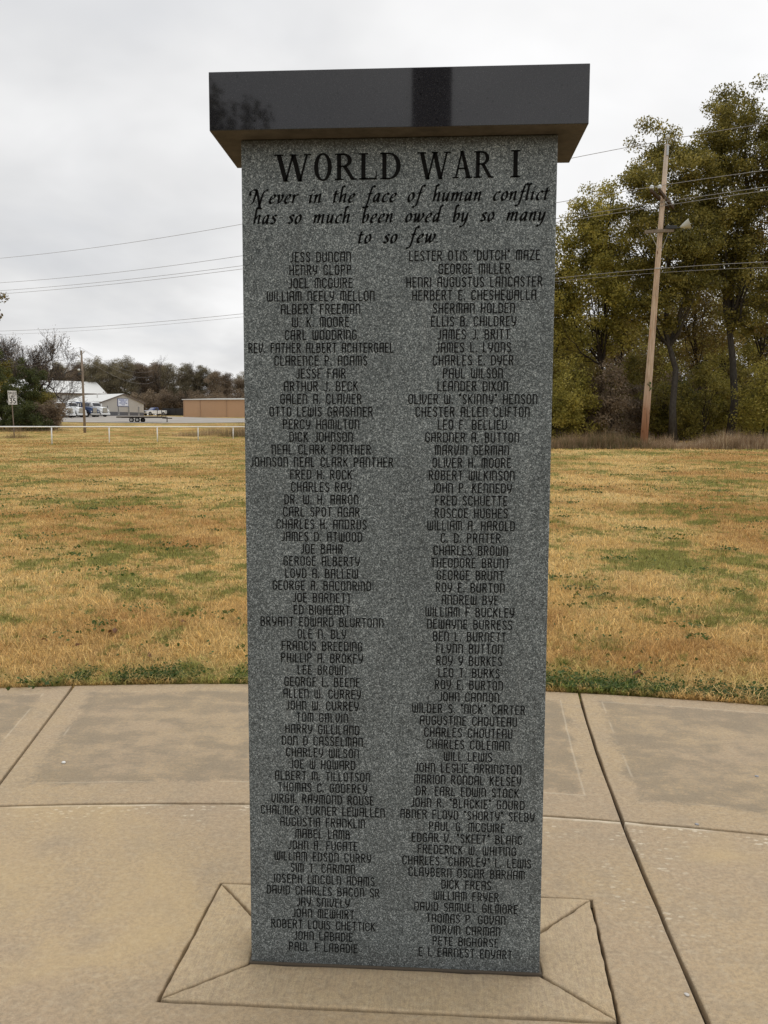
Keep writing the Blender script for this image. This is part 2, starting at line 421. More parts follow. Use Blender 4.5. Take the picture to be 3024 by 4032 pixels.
# ------------------------------------------------------------------ memorial pillar
def granite(t, b, dark=1.0):
    pos = objco(t); x, y, z = sep(t, pos)
    g1 = voro(t, pos, 500); g2 = voro(t, pos, 285); r1, _, _ = sep(t, g1); r2, _, _ = sep(t, g2)
    big = noise(t, pos, 60, 2, .5); v = r1 * .56 + r2 * .42 + (big - .5) * .20 + .01
    c = ramp(t, v, [(.12, (.026, .032, .034)), (.34, (.074, .087, .090)), (.55, (.128, .147, .150)), (.74, (.228, .258, .262)), (.92, (.47, .51, .515))])
    cl = noise(t, pos, 5, 4, .6)
    c = mix(t, 1.0, c, ramp(t, cl, [(.3, .80), (.7, 1.12)]), 'MULTIPLY')
    run = noise(t, stretch(t, pos, (14, 14, .55)), 1.4, 5, .65)
    c = mix(t, run.step(.56, .70) * .22, c, (.05, .052, .05)); c = mix(t, run.step(.44, .33) * .10, c, (.30, .31, .30))
    # grime washed down from under the cap, stone darker towards the foot
    wet = (z + (noise(t, pos, 16, 4, .65) - .5) * .04).step(SH - .035, SH - .008)
    c = mix(t, wet * .6, c, (.030, .023, .015))
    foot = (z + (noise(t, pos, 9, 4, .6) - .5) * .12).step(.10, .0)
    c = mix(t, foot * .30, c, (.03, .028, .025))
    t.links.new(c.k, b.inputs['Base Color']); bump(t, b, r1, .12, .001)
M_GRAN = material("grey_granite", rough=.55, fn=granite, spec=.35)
def polished(t, b):
    pos = objco(t)
    vd = voro(t, pos, 42, 'Distance'); f = noise(t, pos, 500, 2, .6)
    c = ramp(t, f, [(.3, (.011, .011, .014)), (.62, (.021, .021, .025)), (.75, (.07, .07, .075))])
    c = mix(t, (vd + (noise(t, pos, 120, 2) - .5) * .16).step(.16, .10) * noise(t, pos, 12, 2).step(.42, .55) * .9, c, (.004, .004, .005))
    t.links.new(c.k, b.inputs['Base Color']); b.inputs['IOR'].default_value = 1.56
    t.links.new((f * .03 + .02).k, b.inputs['Roughness'])
M_POL = material("polished_granite", rough=.06, fn=polished)
def sawn(t, b):
    n = noise(t, objco(t), 14, 5, .65)
    t.links.new(ramp(t, n, [(.3, (.065, .056, .044)), (.7, (.13, .112, .088))]).k, b.inputs['Base Color'])
M_SAWN = material("sawn_granite", rough=.9, fn=sawn, spec=.2)
M_INK = material("engraved_black", (.006, .006, .006), .85, spec=.12)

def arcp(cx, cy, rx, ry, a0, a1, n=7): return [(cx + rx * math.cos(math.radians(a0 + (a1 - a0) * i / n)), cy + ry * math.sin(math.radians(a0 + (a1 - a0) * i / n))) for i in range(n + 1)]
# name lettering: narrow single stroke capitals with rounded n, m, a and w
w_ = .40; R_ = .16
GL = {
 'A': (w_, [[(0, 0), (0, .78)] + arcp(R_, .82, R_, .18, 165, 90, 4) + [(w_, 1), (w_, 0)], [(0, .47), (w_, .47)]]),
 'B': (w_, [[(0, 0), (0, 1), (.2, 1)] + arcp(.2, .77, .17, .23, 90, -90) + [(0, .54)], [(.2, .54)] + arcp(.22, .27, .19, .27, 90, -90) + [(0, 0)]]),
 'C': (w_, [[(w_, .80)] + arcp(.2, .8, .2, .2, 20, 180, 6) + arcp(.2, .2, .2, .2, 180, 340, 6) + [(w_, .22)]]),
 'D': (w_, [[(0, 0), (0, 1), (.16, 1)] + arcp(.16, .74, .25, .26, 90, 0, 5) + arcp(.16, .26, .25, .26, 0, -90, 5) + [(0, 0)]]),
 'E': (.34, [[(.34, 1), (0, 1), (0, 0), (.34, 0)], [(0, .53), (.28, .53)]]),
 'F': (.34, [[(.34, 1), (0, 1), (0, 0)], [(0, .53), (.28, .53)]]),
 'G': (w_, [[(w_, .80)] + arcp(.2, .8, .2, .2, 20, 180, 6) + arcp(.2, .2, .2, .2, 180, 360, 6) + [(w_, .48), (.22, .48)]]),
 'H': (w_, [[(0, 0), (0, 1)], [(w_, 0), (w_, 1)], [(0, .5), (w_, .5)]]),
 'I': (.0, [[(0, 0), (0, 1)]]),
 'J': (.30, [[(.30, 1), (.30, .2)] + arcp(.12, .2, .18, .2, 0, -120, 6)]),
 'K': (w_, [[(0, 0), (0, 1)], [(w_ - .02, 1), (.02, .47)], [(.12, .57), (w_, 0)]]),
 'L': (.32, [[(0, 1), (0, 0), (.32, 0)]]),
 'M': (.56, [[(0, 0), (0, .8)] + arcp(.14, .84, .14, .16, 160, 90, 4) + arcp(.42, .84, .14, .16, 90, 10, 4) + [(.56, .8), (.56, 0)], [(.28, 1), (.28, 0)]]),
 'N': (w_, [[(0, 0), (0, 1), (.2, 1)] + arcp(.2, .78, .2, .22, 80, 0, 5) + [(w_, 0)]]),
 'O': (w_, [arcp(.2, .78, .2, .22, 0, 180, 9) + arcp(.2, .22, .2, .22, 180, 360, 9) + [(w_, .78)]]),
 'P': (w_, [[(0, 0), (0, 1), (.2, 1)] + arcp(.2, .75, .19, .25, 90, -90) + [(0, .5)]]),
 'R': (w_, [[(0, 0), (0, 1), (.2, 1)] + arcp(.2, .76, .18, .24, 90, -90) + [(0, .52)], [(.18, .52), (w_, 0)]]),
 'S': (.36, [[(.36, .84)] + arcp(.18, .79, .17, .21, 30, 190, 7) + [(.05, .63), (.31, .40)] + arcp(.18, .21, .18, .21, 20, -150, 7)]),
 'T': (.38, [[(0, 1), (.38, 1)], [(.19, 1), (.19, 0)]]),
 'U': (w_, [[(0, 1), (0, .2)] + arcp(.2, .2, .2, .2, 180, 360, 8) + [(w_, 1)]]),
 'V': (w_, [[(0, 1), (0, .25), (.06, .06), (.16, 0), (.24, .12), (w_, .62), (w_, 1)]]),
 'W': (.56, [[(0, 1), (0, .2)] + arcp(.14, .16, .14, .16, 190, 270, 4) + arcp(.42, .16, .14, .16, 270, 350, 4) + [(.56, .2), (.56, 1)], [(.28, 0), (.28, .9)]]),
 'X': (w_, [[(0, 0), (w_, 1)], [(0, 1), (w_, 0)]]),
 'Y': (w_, [[(0, 1), (0, .55)] + arcp(.2, .53, .2, .18, 180, 300, 6), [(w_, 1), (w_, .55), (.3, .15), (.12, -.02)]]),
 'Z': (w_, [[(0, 1), (w_, 1), (0, 0), (w_, 0)]]),
 '.': (.02, [[(0, .0), (0, .10)]]),
 '"': (.12, [[(0, 1.04), (0, .86)], [(.12, 1.04), (.12, .86)]]),
 '&': (.4, [[(.4, 0), (.08, .75), (.2, 1), (.3, .75), (.02, .25), (.15, 0), (.4, .4)]]),
 ',': (.02, [[(.02, .06), (0, -.1)]]),
 '3': (w_, [[(.02, 1), (w_, 1), (.18, .60)] + arcp(.18, .3, .22, .3, 90, -140, 8)]),
 '5': (w_, [[(.38, 1), (.06, 1), (.03, .58)] + arcp(.18, .31, .22, .31, 110, -140, 8)]),
}
def ribbon(pts, hw):
    """constant width stroke with mitred bends: list of quads"""
    P = [np.array(p, float) for p in pts]; P = [p for i, p in enumerate(P) if i == 0 or np.linalg.norm(p - P[i - 1]) > 1e-6]
    n = len(P); T = [(P[i + 1] - P[i]) / np.linalg.norm(P[i + 1] - P[i]) for i in range(n - 1)]
    L = []
    for i in range(n):
        t0 = T[max(i - 1, 0)]; t1 = T[min(i, n - 2)]
        n0 = np.array([-t0[1], t0[0]]); n1_ = np.array([-t1[1], t1[0]]); m = n0 + n1_
        k = m @ n0
        m = m / max(k, .5)
        e = 0
        p = P[i] - t1 * hw * .7 if i == 0 else (P[i] + t0 * hw * .7 if i == n - 1 else P[i])
        L.append((p + m * hw, p - m * hw))
    return [(L[i][0], L[i][1], L[i + 1][1], L[i + 1][0]) for i in range(n - 1)]
def text_quads(s, x0, x1, z, hgt, hw=.063, maxgap=None, track=.22, space=.40, natural=None):
    """line of name lettering; centred in x0..x1; natural: letter width scale, squeezed only when too long"""
    adv = 0; items = []
    for ch in s:
        if ch == ' ': adv += space; continue
        w, st = GL[ch]; items.append((adv, st)); adv += w + track
    adv -= track; sx = (natural or hgt)
    if adv * sx > x1 - x0: sx = (x1 - x0) / adv
    xs = (x0 + x1) / 2 - adv * sx / 2; Q = []
    for a, st in items:
        for pl in st: Q += ribbon([(xs + (a + px) * sx, z + pz * hgt) for px, pz in pl], hw * hgt)
    return Q
def face_mesh(name, quads, y, mat, parent, rev=False):
    vs, fs = [], []
    for q in quads:
        b = len(vs); vs += [(p[0], y, p[1]) for p in q]; fs.append(tuple(range(b, b + len(q))))
    return mesh_obj(name, vs, fs, mat, parent)

LEFT = """JESS DUNCAN|HENRY CLOPP|JOEL MCGUIRE|WILLIAM NEELY MELLON|ALBERT FREEMAN|W. K. MOORE|CARL WOODRING|REV. FATHER ALBERT ACHTERGAEL|CLARENCE P. ADAMS|JESSE FAIR|ARTHUR J. BECK|GALEN A. CLAVIER|OTTO LEWIS GRASHNER|PERCY HAMILTON|DICK JOHNSON|NEAL CLARK PANTHER|JOHNSON NEAL CLARK PANTHER|FRED H. ROCK|CHARLES RAY|DR. W. H. AARON|CARL SPOT AGAR|CHARLES H. ANDRUS|JAMES D. ATWOOD|JOE BAHR|GEROGE ALBERTY|LOYD A. BALLEW|GEORGE A. BACONRIND|JOE BARNETT|ED BIGHEART|BRYANT EDWARD BLURTONN|OLE N. BLY|FRANCIS BREEDING|PHILLIP A. BROKEY|LEE BROWN|GEORGE L. BEENE|ALLEN W. CURREY|JOHN W. CURREY|TOM GALVIN|HARRY GILLILAND|DON D CASSELMAN|CHARLEY WILSON|JOE W HOWARD|ALBERT M. TILLOTSON|THOMAS C. GODFREY|VIRGIL RAYMOND ROUSE|CHALMER TURNER LEWALLEN|AUGUSTIA FRANKLIN|MABEL LAMB|JOHN A. FUGATE|WILLIAM EDSON CURRY|SIM T. CARMAN|JOSEPH LINCOLN ADAMS|DAVID CHARLES BACON SR|JAY SNIVELY|JOHN MEWHIRT|ROBERT LOUIS CHETTICK|JOHN LABADIE|PAUL F LABADIE""".split('|')
RIGHT = """LESTER OTIS "DUTCH" MAZE|GEORGE MILLER|HENRI AUGUSTUS LANCASTER|HERBERT E. CHESHEWALLA|SHERMAN HOLDEN|ELLIS B. CHILDREY|JAMES J. BRITT|JAMES L. LYONS|CHARLES E. DYER|PAUL WILSON|LEANDER DIXON|OLIVER W. "SKINNY" HENSON|CHESTER ALLEN CLIFTON|LEO F. BELLIEU|GARDNER A. BUTTON|MARVIN GERMAN|OLIVER H. MOORE|ROBERT WILKINSON|JOHN P. KENNEDY|FRED SCHUETTE|ROSCOE HUGHES|WILLIAM A. HAROLD|C. D. PRATER|CHARLES BROWN|THEODORE BRUNT|GEORGE BRUNT|ROY E. BURTON|ANDREW BYE|WILLIAM F BUCKLEY|DEWAYNE BURRESS|BEN L. BURNETT|FLYNN BUTTON|ROY Y BURKES|LEO T. BURKS|ROY E. BURTON|JOHN CANNON|WILDER S. "NICK" CARTER|AUGUSTINE CHOUTEAU|CHARLES CHOUTEAU|CHARLES COLEMAN|WILL LEWIS|JOHN LESLIE ARRINGTON|MARION RONDAL KELSEY|DR. EARL EDWIN STOCK|JOHN R. "BLACKIE" GOURD|ABNER FLOYD "SHORTY" SELBY|PAUL G. MCGUIRE|EDGAR V. "SKEET" BLANC|FREDERICK W. WHITING|CHARLES "CHARLEY" L. LEWIS|CLAYBERN OSCAR BARHAM|DICK FREAS|WILLIAM FRYER|DAVID SAMUEL GILMORE|THOMAS P. GOVAN|NORVIN CARMAN|PETE BIGHORSE|E L EARNEST ENYART""".split('|')

# title: heavy roman capitals
def bar(p, q, wp, wq=None):
    wq = wq if wq is not None else wp
    return [((p[0] - wp / 2, p[1]), (p[0] + wp / 2, p[1]), (q[0] + wq / 2, q[1]), (q[0] - wq / 2, q[1]))]
def slabq(x0, x1, y0, y1): return [((x0, y0), (x1, y0), (x1, y1), (x0, y1))]
def ringq(cx, cy, rx, ry, ix, iy, a0, a1, n=26):
    L = []
    for i in range(n):
        A, B = [math.radians(a0 + (a1 - a0) * k / n) for k in (i, i + 1)]
        L.append(((cx + rx * math.cos(A), cy + ry * math.sin(A)), (cx + rx * math.cos(B), cy + ry * math.sin(B)), (cx + ix * math.cos(B), cy + iy * math.sin(B)), (cx + ix * math.cos(A), cy + iy * math.sin(A))))
    return L
TK, TN, SF = .20, .10, .055       # thick stem, thin stroke, serif
def serif(x, y, w, up): return slabq(x - w / 2, x + w / 2, y, y + SF) if up else slabq(x - w / 2, x + w / 2, y - SF, y)
TG = {
 'W': (1.70, bar((.18, 1), (.50, -.03), TK + .02) + bar((.86, 1), (.50, -.03), TN) + bar((.86, 1), (1.18, -.03), TK + .02) + bar((1.52, 1), (1.18, -.03), TN) + serif(.18, 1, .46, 0) + serif(.86, 1, .34, 0) + serif(1.53, 1, .36, 0)),
 'O': (.84, ringq(.42, .5, .42, .53, .22, .46, 0, 360, 40)),
 'R': (1.00, bar((.2, 0), (.2, 1), TK) + serif(.2, 0, .44, 1) + serif(.2, 1, .40, 0) + ringq(.40, .74, .40, .26, .20, .19, 90, -90) + slabq(.2, .42, .93, 1) + slabq(.2, .42, .48, .55) + bar((.46, .52), (.86, 0), TK) + serif(.92, 0, .24, 1)),
 'L': (.84, bar((.2, 0), (.2, 1), TK) + serif(.2, 1, .44, 0) + slabq(0, .78, 0, .07) + bar((.79, 0), (.80, .30), .08, .03)),
 'D': (.98, bar((.2, 0), (.2, 1), TK) + slabq(0, .45, 0, .06) + slabq(0, .45, .94, 1) + ringq(.42, .5, .54, .5, .33, .44, 90, -90, 34)),
 'A': (1.04, bar((.18, 0), (.50, 1.03), TN) + bar((.86, 0), (.50, 1.03), TK + .03, TK - .04) + slabq(.30, .74, .33, .40) + serif(.17, 0, .34, 1) + serif(.86, 0, .38, 1)),
 'I': (.44, bar((.22, 0), (.22, 1), TK) + serif(.22, 0, .44, 1) + serif(.22, 1, .44, 0)),
}
def title(word, x0, x1, z, hgt, tr):
    tot = sum(TG[c][0] for c in word) + tr * (len(word) - 1); sx = (x1 - x0) / tot; a = 0; Q = []
    for c in word:
        for q in TG[c][1]: Q.append([(x0 + (a + px) * sx, z + pz * hgt) for px, pz in q])
        a += TG[c][0] + tr
    return Q
# quotation: sloped chancery letters drawn with a broad nib
_n = [[(0, .8), (.13, .98), (.15, .8), (.13, 0)], [(.15, .45), (.32, .86), (.48, 1), (.57, .88), (.55, .2), (.62, .02), (.78, .16)]]
_u = [[(0, .82), (.12, 1), (.14, .8), (.12, .25), (.2, .02), (.36, .1), (.54, .55)], [(.58, 1), (.55, .22), (.62, .02), (.78, .16)]]
_a = [[(.58, .9), (.42, 1), (.22, .82), (.1, .35), (.18, .03), (.32, .08), (.56, .7)], [(.6, .98), (.55, .22), (.62, .02), (.78, .16)]]
_c = [[(.62, .84), (.46, 1), (.24, .82), (.1, .38), (.18, .06), (.36, .0), (.62, .22)]]
_h = [[(.36, 1.78), (.2, 1.92), (.13, 1.7), (.13, 0)], _n[1]]
_v = [[(0, .84), (.12, 1), (.2, .7), (.24, .02), (.42, .2), (.58, .62), (.56, .92), (.46, 1)]]
CG = {
 'c': (.66, _c), 'e': (.68, [[(.14, .42), (.44, .56), (.58, .82), (.46, 1), (.26, .84), (.1, .38), (.18, .06), (.36, 0), (.64, .22)]]),
 'v': (.66, _v), 'n': (.8, _n), 'u': (.8, _u), 'a': (.8, _a), 'h': (.8, _h),
 'r': (.62, [_n[0], [(.15, .45), (.3, .84), (.46, 1), (.58, .92)]]),
 'i': (.4, [[(0, .8), (.13, .98), (.15, .8), (.13, .2), (.2, .02), (.36, .16)], [(.2, 1.38), (.24, 1.52)]]),
 't': (.52, [[(.2, 1.4), (.17, .9), (.15, .2), (.24, .02), (.46, .18)], [(-.02, .98), (.46, 1.0)]]),
 'f': (.60, [[(.72, 1.72), (.6, 1.9), (.45, 1.75), (.34, 1.0), (.24, -.1), (.12, -.58), (-.04, -.68), (-.14, -.56)], [(.1, .96), (.58, 1.0)]]),
 'o': (.72, [[(.4, 1), (.2, .84), (.1, .4), (.2, .04), (.36, .02), (.54, .24), (.6, .66), (.5, .95), (.38, 1)]]),
 'm': (1.25, [_n[0], [(.15, .45), (.32, .86), (.46, 1), (.55, .88), (.53, 0)], [(.55, .45), (.72, .86), (.88, 1), (.97, .88), (.95, .2), (1.02, .02), (1.18, .16)]]),
 'l': (.4, [[(.34, 1.78), (.2, 1.92), (.13, 1.7), (.13, .2), (.2, .02), (.36, .16)]]),
 's': (.58, [[(.54, .86), (.4, 1), (.2, .9), (.18, .72), (.42, .42), (.44, .14), (.28, 0), (.04, .12)]]),
 'b': (.72, [[(.36, 1.78), (.2, 1.92), (.13, 1.7), (.12, .2), (.24, .0), (.48, .2), (.58, .64), (.48, .96), (.3, .86), (.14, .5)]]),
 'd': (.84, [_a[0], [(.82, 1.78), (.66, 1.9), (.6, 1.6), (.55, .22), (.62, .02), (.78, .16)]]),
 'w': (1.1, [[(0, .84), (.12, 1), (.18, .7), (.2, .02), (.36, .2), (.52, .8)], [(.54, .98), (.58, .02), (.78, .2), (.98, .62), (.96, .92), (.86, 1)]]),
 'y': (.76, [[(0, .82), (.12, 1), (.14, .8), (.14, .25), (.22, .02), (.38, .12), (.56, .6)], [(.6, 1), (.54, .1), (.4, -.42), (.2, -.64), (.02, -.56)]]),
 '.': (.2, [[(.06, .0), (.12, .12)]]),
 'N': (1.75, [[(-.1, .95), (-.22, 1.25), (-.06, 1.55), (.28, 1.62), (.4, 1.4), (.34, .6), (.22, .05), (.02, -.06)], [(.42, 1.55), (.62, 1.0), (.88, .1), (1.1, -.55), (1.3, -.62)], [(1.0, -.2), (1.06, .6), (1.2, 1.3), (1.42, 1.6), (1.6, 1.5)]]),
}
def spline(P, n=6):
    P = [np.array(p, float) for p in P]; P = [2 * P[0] - P[1]] + P + [2 * P[-1] - P[-2]]; L = []
    for i in range(1, len(P) - 2):
        a, b, c, d = P[i - 1:i + 3]
        for k in range(n):
            t = k / n; L.append(.5 * (2 * b + (c - a) * t + (2 * a - 5 * b + 4 * c - d) * t * t + (3 * b - a - 3 * c + d) * t ** 3))
    return L + [P[-2]]
def quote(s, x0, x1, z, xh, space=1.15):
    words = s.split(' '); tr = .12
    tot = sum(sum(CG[c][0] + tr for c in w) - tr for w in words) + space * (len(words) - 1)
    sx = (x1 - x0) / (tot + .2); a = .1; Q = []; nib = np.array([math.cos(math.radians(38)), math.sin(math.radians(38))]) * .098
    for w in words:
        for c in w:
            for st in CG[c][1]:
                sp = spline(st)
                for p, q in zip(sp[:-1], sp[1:]):
                    t = q - p; L = np.linalg.norm(t)
                    if L < 1e-6: continue
                    t /= L; nn = np.array([-t[1], t[0]]); k = nn @ nib
                    nv = nib + nn * (.03 if k >= 0 else -.03)
                    e = t * .012
                    Q.append([(x0 + (a + v[0] + v[1] * .17) * sx, z + v[1] * xh) for v in (p - e + nv, p - e - nv, q + e - nv, q + e + nv)])
            a += CG[c][0] + tr
        a += space - tr
    return Q

pil = thing("memorial_pillar", "tall grey granite memorial slab with dark cap, engraved with a roll of names", "memorial")
shaft = MB().box((0, SD / 2, SH / 2 - .04), (SW, SD, SH + .08)).build("shaft", M_GRAN, pil, bevel=.004)
MB().box((0, SD / 2, -.005), (SW + .014, SD + .014, .028)).build("joint_sealant", material("sealant", (.075, .058, .04), .9), pil, bevel=.003)
OV, CH = .073, .1596
cap_mb = MB().box((0, SD / 2 - .003, SH + .0015 + CH / 2), (SW + 2 * OV, SD + 2 * OV - .006, CH))
capo = cap_mb.build("capstone", [M_POL, M_SAWN], pil, bevel=.002)
for p in capo.data.polygons:
    if p.normal.z < -.9: p.material_index = 1
YI = -.0008
face_mesh("title_inscription", title("WORLD", -.357, .0105, 2.4230, .0745, .14) + title("WAR", .060, .2745, 2.4230, .0745, .10) + title("I", .3245, .3520, 2.4228, .0760, 0), YI, M_INK, shaft)
face_mesh("quotation_inscription", quote("Never in the face of human conflict", -.434, .436, 2.3600, .0240) + quote("has so much been owed by so many", -.427, .427, 2.3022, .0240, 1.25) + quote("to so few.", -.119, .121, 2.2438, .0240, 1.25), YI, M_INK, shaft)
for names, cx, lim in ((LEFT, -.2255, .215), (RIGHT, .2245, .205)):
    Q = []
    for i, s in enumerate(names):
        z = 2.1925 + (.0507 - 2.1925) * i / (len(names) - 1)
        Q += text_quads(s, cx - lim, cx + lim, z, .0265, natural=.0265, track=.27, space=.52)
    face_mesh("name_roll", Q, YI, M_INK, shaft)
# ------------------------------------------------------------------ lawn
rng = np.random.default_rng(11)
def blades(P, L, Wd, lean, seg2):
    """bent blades: P base points, L lengths, Wd widths"""
    n = len(P); az = rng.uniform(0, 2 * PI, n); face = az + PI / 2 + rng.normal(0, .5, n)
    s = np.stack([np.cos(face), np.sin(face), np.zeros(n)], 1) * (Wd / 2)[:, None]
    dx = np.stack([np.cos(az), np.sin(az), np.zeros(n)], 1); up = np.array([0, 0, 1.0])
    t1 = lean * .6; t2 = np.minimum(lean * 1.35, 1.75)
    m = P + (dx * np.sin(t1)[:, None] + up * np.cos(t1)[:, None]) * (L * .5)[:, None]
    e = m + (dx * np.sin(t2)[:, None] + up * np.cos(t2)[:, None]) * (L * .5)[:, None]
    return np.stack([P - s, P + s, m + s * .8, e, m - s * .8], 1).reshape(-1, 3)
def lawn_points(n, d0, d1, pw=1.0, spread=.60):
    t = rng.random(n); d = (d0 ** pw + t * (d1 ** pw - d0 ** pw)) ** (1 / pw)
    u = rng.uniform(-spread, spread, n)
    x = CAM[0] + d * FH[0] + u * d * RH[0]; y = CAM[1] + d * FH[1] + u * d * RH[1]
    k = np.hypot(x - PCX, y - PCY) > ROUT + .015
    x, y = x[k], y[k]
    return np.stack([x, y, np.maximum(ground(x, y), -.006)], 1), d[k]
V = []
for n, d0, d1, l0, l1, wd, pw in ((190000, 4.2, 8.5, .030, .075, .0050, 1.6), (150000, 8.5, 16, .035, .08, .0075, 1.6), (90000, 16, 30, .04, .09, .013, 1.6), (80000, 30, 62, .05, .10, .026, 1.6), (50000, 55, 105, .06, .12, .04, 1.3)):
    P, d = lawn_points(n, d0, d1, pw, 1.0 if d1 < 10 else (.85 if d1 < 20 else .62))
    L = rng.uniform(l0, l1, len(P)); lean = np.abs(rng.normal(.95, .38, len(P)))
    V.append(blades(P, L, np.full(len(P), wd) * rng.uniform(.6, 1.2, len(P)), lean, True))
P, d = lawn_points(9000, 4.9, 9, 1.2)       # long loose straws
V.append(blades(P + [0, 0, .02], rng.uniform(.08, .20, len(P)), np.full(len(P), .0042), rng.uniform(1.1, 1.5, len(P)), True))
# shaggy fringe hanging over the concrete
A = rng.uniform(math.radians(58), math.radians(122), 11000); R = ROUT + np.abs(rng.normal(0, .05, 11000))
P = np.stack([PCX + R * np.cos(A), PCY + R * np.sin(A), np.full(11000, .002)], 1)
V.append(blades(P, rng.uniform(.03, .11, 11000), np.full(11000, .0045), rng.uniform(.8, 1.5, 11000), True))
lawn = link_mesh("grass", strip_mesh("grass", np.concatenate(V)), M_BLADE)
tag(lawn, "short dormant gold and brown lawn grass with green patches", "grass", kind='stuff')
# low clover and broad weeds along the concrete edge and in the lawn
def leaf_mat(name, stops, trans=.3, rough=.6, nscale=.5, namt=.5, spec=.3):
    def fn(t, b):
        rnd = geo(t, 'Random Per Island'); n = noise(t, geo(t), nscale, 3, .6)
        f = rnd * (1 - namt) + (n.step(.3, .7)) * namt
        c = ramp(t, f, stops); t.links.new(c.k, b.inputs['Base Color'])
        tr = t.nodes.new('ShaderNodeBsdfTranslucent'); t.links.new(c.k, tr.inputs[0])
        m = t.nodes.new('ShaderNodeMixShader'); m.inputs[0].default_value = trans
        t.links.new(b.outputs[0], m.inputs[1]); t.links.new(tr.outputs[0], m.inputs[2])
        t.links.new(m.outputs[0], [q for q in t.nodes if q.type == 'OUTPUT_MATERIAL'][0].inputs[0])
    return material(name, rough=rough, fn=fn, spec=spec)
M_WEED = leaf_mat("weed_leaf", [(0, (.035, .06, .012)), (.5, (.07, .115, .022)), (1, (.15, .19, .05))])
def leaf_quads(C, size, asp=.55, flat=0.0, r=None):
    r = r or rng; n = len(C); a = r.normal(size=(n, 3)); a[:, 2] *= (1 - flat); a /= np.linalg.norm(a, axis=1)[:, None]
    b = r.normal(size=(n, 3)); b[:, 2] *= (1 - flat); b -= a * np.sum(a * b, 1)[:, None]; b /= np.linalg.norm(b, axis=1)[:, None]
    s = np.broadcast_to(size, (n,))[:, None]
    return np.stack([C - a * s * .5, C + b * s * asp * .5 - a * s * .08, C + a * s * .5, C - b * s * asp * .5 - a * s * .08], 1).reshape(-1, 3)
cl = []
n = 42000; A = rng.uniform(math.radians(68), math.radians(112), n); R = ROUT + .03 + np.abs(rng.normal(0, .16, n))
k = (np.sin(A * 53) + np.sin(A * 131 + 1) * .7 + np.sin(A * 311) * .5 + np.where(A < PI / 2, 1.35, .1) + rng.normal(0, .5, n)) > .45
A, R = A[k], R[k]; x, y = PCX + R * np.cos(A), PCY + R * np.sin(A)
cl.append(leaf_quads(np.stack([x, y, ground(x, y) + rng.uniform(.012, .045, len(x))], 1), rng.uniform(.012, .024, len(x)), .8, .5))
P, d = lawn_points(260, 5.2, 26, 1.3)
for p, dd in zip(P, d):
    m = int(rng.integers(12, 50)); s = rng.uniform(.04, .16) * (1 + dd * .03)
    C = p + rng.normal(size=(m, 3)) * [s * 1.4, s, .006] + [0, 0, .035]
    cl.append(leaf_quads(C, rng.uniform(.018, .04, m) * (1 + dd * .02), .8, .5))
tag(link_mesh("weeds", poly_mesh("weeds", np.concatenate(cl), 4), M_WEED), "low green clover and weeds along the concrete edge and in the lawn", "weeds", kind='stuff')

# ------------------------------------------------------------------ trees
M_BARK = material("grey_bark", rough=.95, spec=.1, fn=lambda t, b: (t.links.new(ramp(t, noise(t, stretch(t, geo(t), (6, 6, 1.2)), 3, 5, .7), [(.3, (.028, .024, .02)), (.7, (.10, .09, .078))]).k, b.inputs['Base Color'])))
M_BARK2 = material("dark_bark", rough=.95, spec=.1, fn=lambda t, b: (t.links.new(ramp(t, noise(t, stretch(t, geo(t), (6, 6, 1.2)), 3, 5, .7), [(.3, (.018, .014, .011)), (.7, (.055, .045, .036))]).k, b.inputs['Base Color'])))
M_TWIG = material("pale_twig", rough=.95, spec=.1, fn=lambda t, b: (t.links.new(ramp(t, noise(t, geo(t), 2, 3), [(.3, (.05, .042, .036)), (.7, (.12, .10, .088))]).k, b.inputs['Base Color'])))
M_OLIVE = leaf_mat("olive_leaf", [(0, (.066, .062, .014)), (.45, (.175, .153, .031)), (.8, (.34, .285, .070)), (1, (.56, .47, .17))], .42, nscale=.75)
M_YELL = leaf_mat("yellowing_leaf", [(0, (.085, .080, .017)), (.4, (.235, .21, .040)), (.8, (.45, .38, .085)), (1, (.64, .55, .20))], .42, nscale=.75)
M_RUST = leaf_mat("russet_leaf", [(0, (.062, .046, .015)), (.45, (.155, .115, .030)), (.8, (.26, .185, .05)), (1, (.38, .29, .09))], .35, nscale=.25)
M_GREEN = leaf_mat("dark_green_leaf", [(0, (.025, .033, .010)), (.45, (.058, .074, .020)), (.8, (.105, .115, .032)), (1, (.18, .175, .05))], .3, nscale=.35)
M_BROWN = leaf_mat("dull_brown_leaf", [(0, (.10, .076, .053)), (.45, (.195, .145, .098)), (.8, (.29, .22, .145)), (1, (.40, .32, .215))], .3, nscale=.10)
M_FOLIVE = leaf_mat("far_olive_leaf", [(0, (.092, .078, .050)), (.45, (.185, .157, .094)), (.8, (.27, .23, .135)), (1, (.40, .34, .20))], .3, nscale=.10)

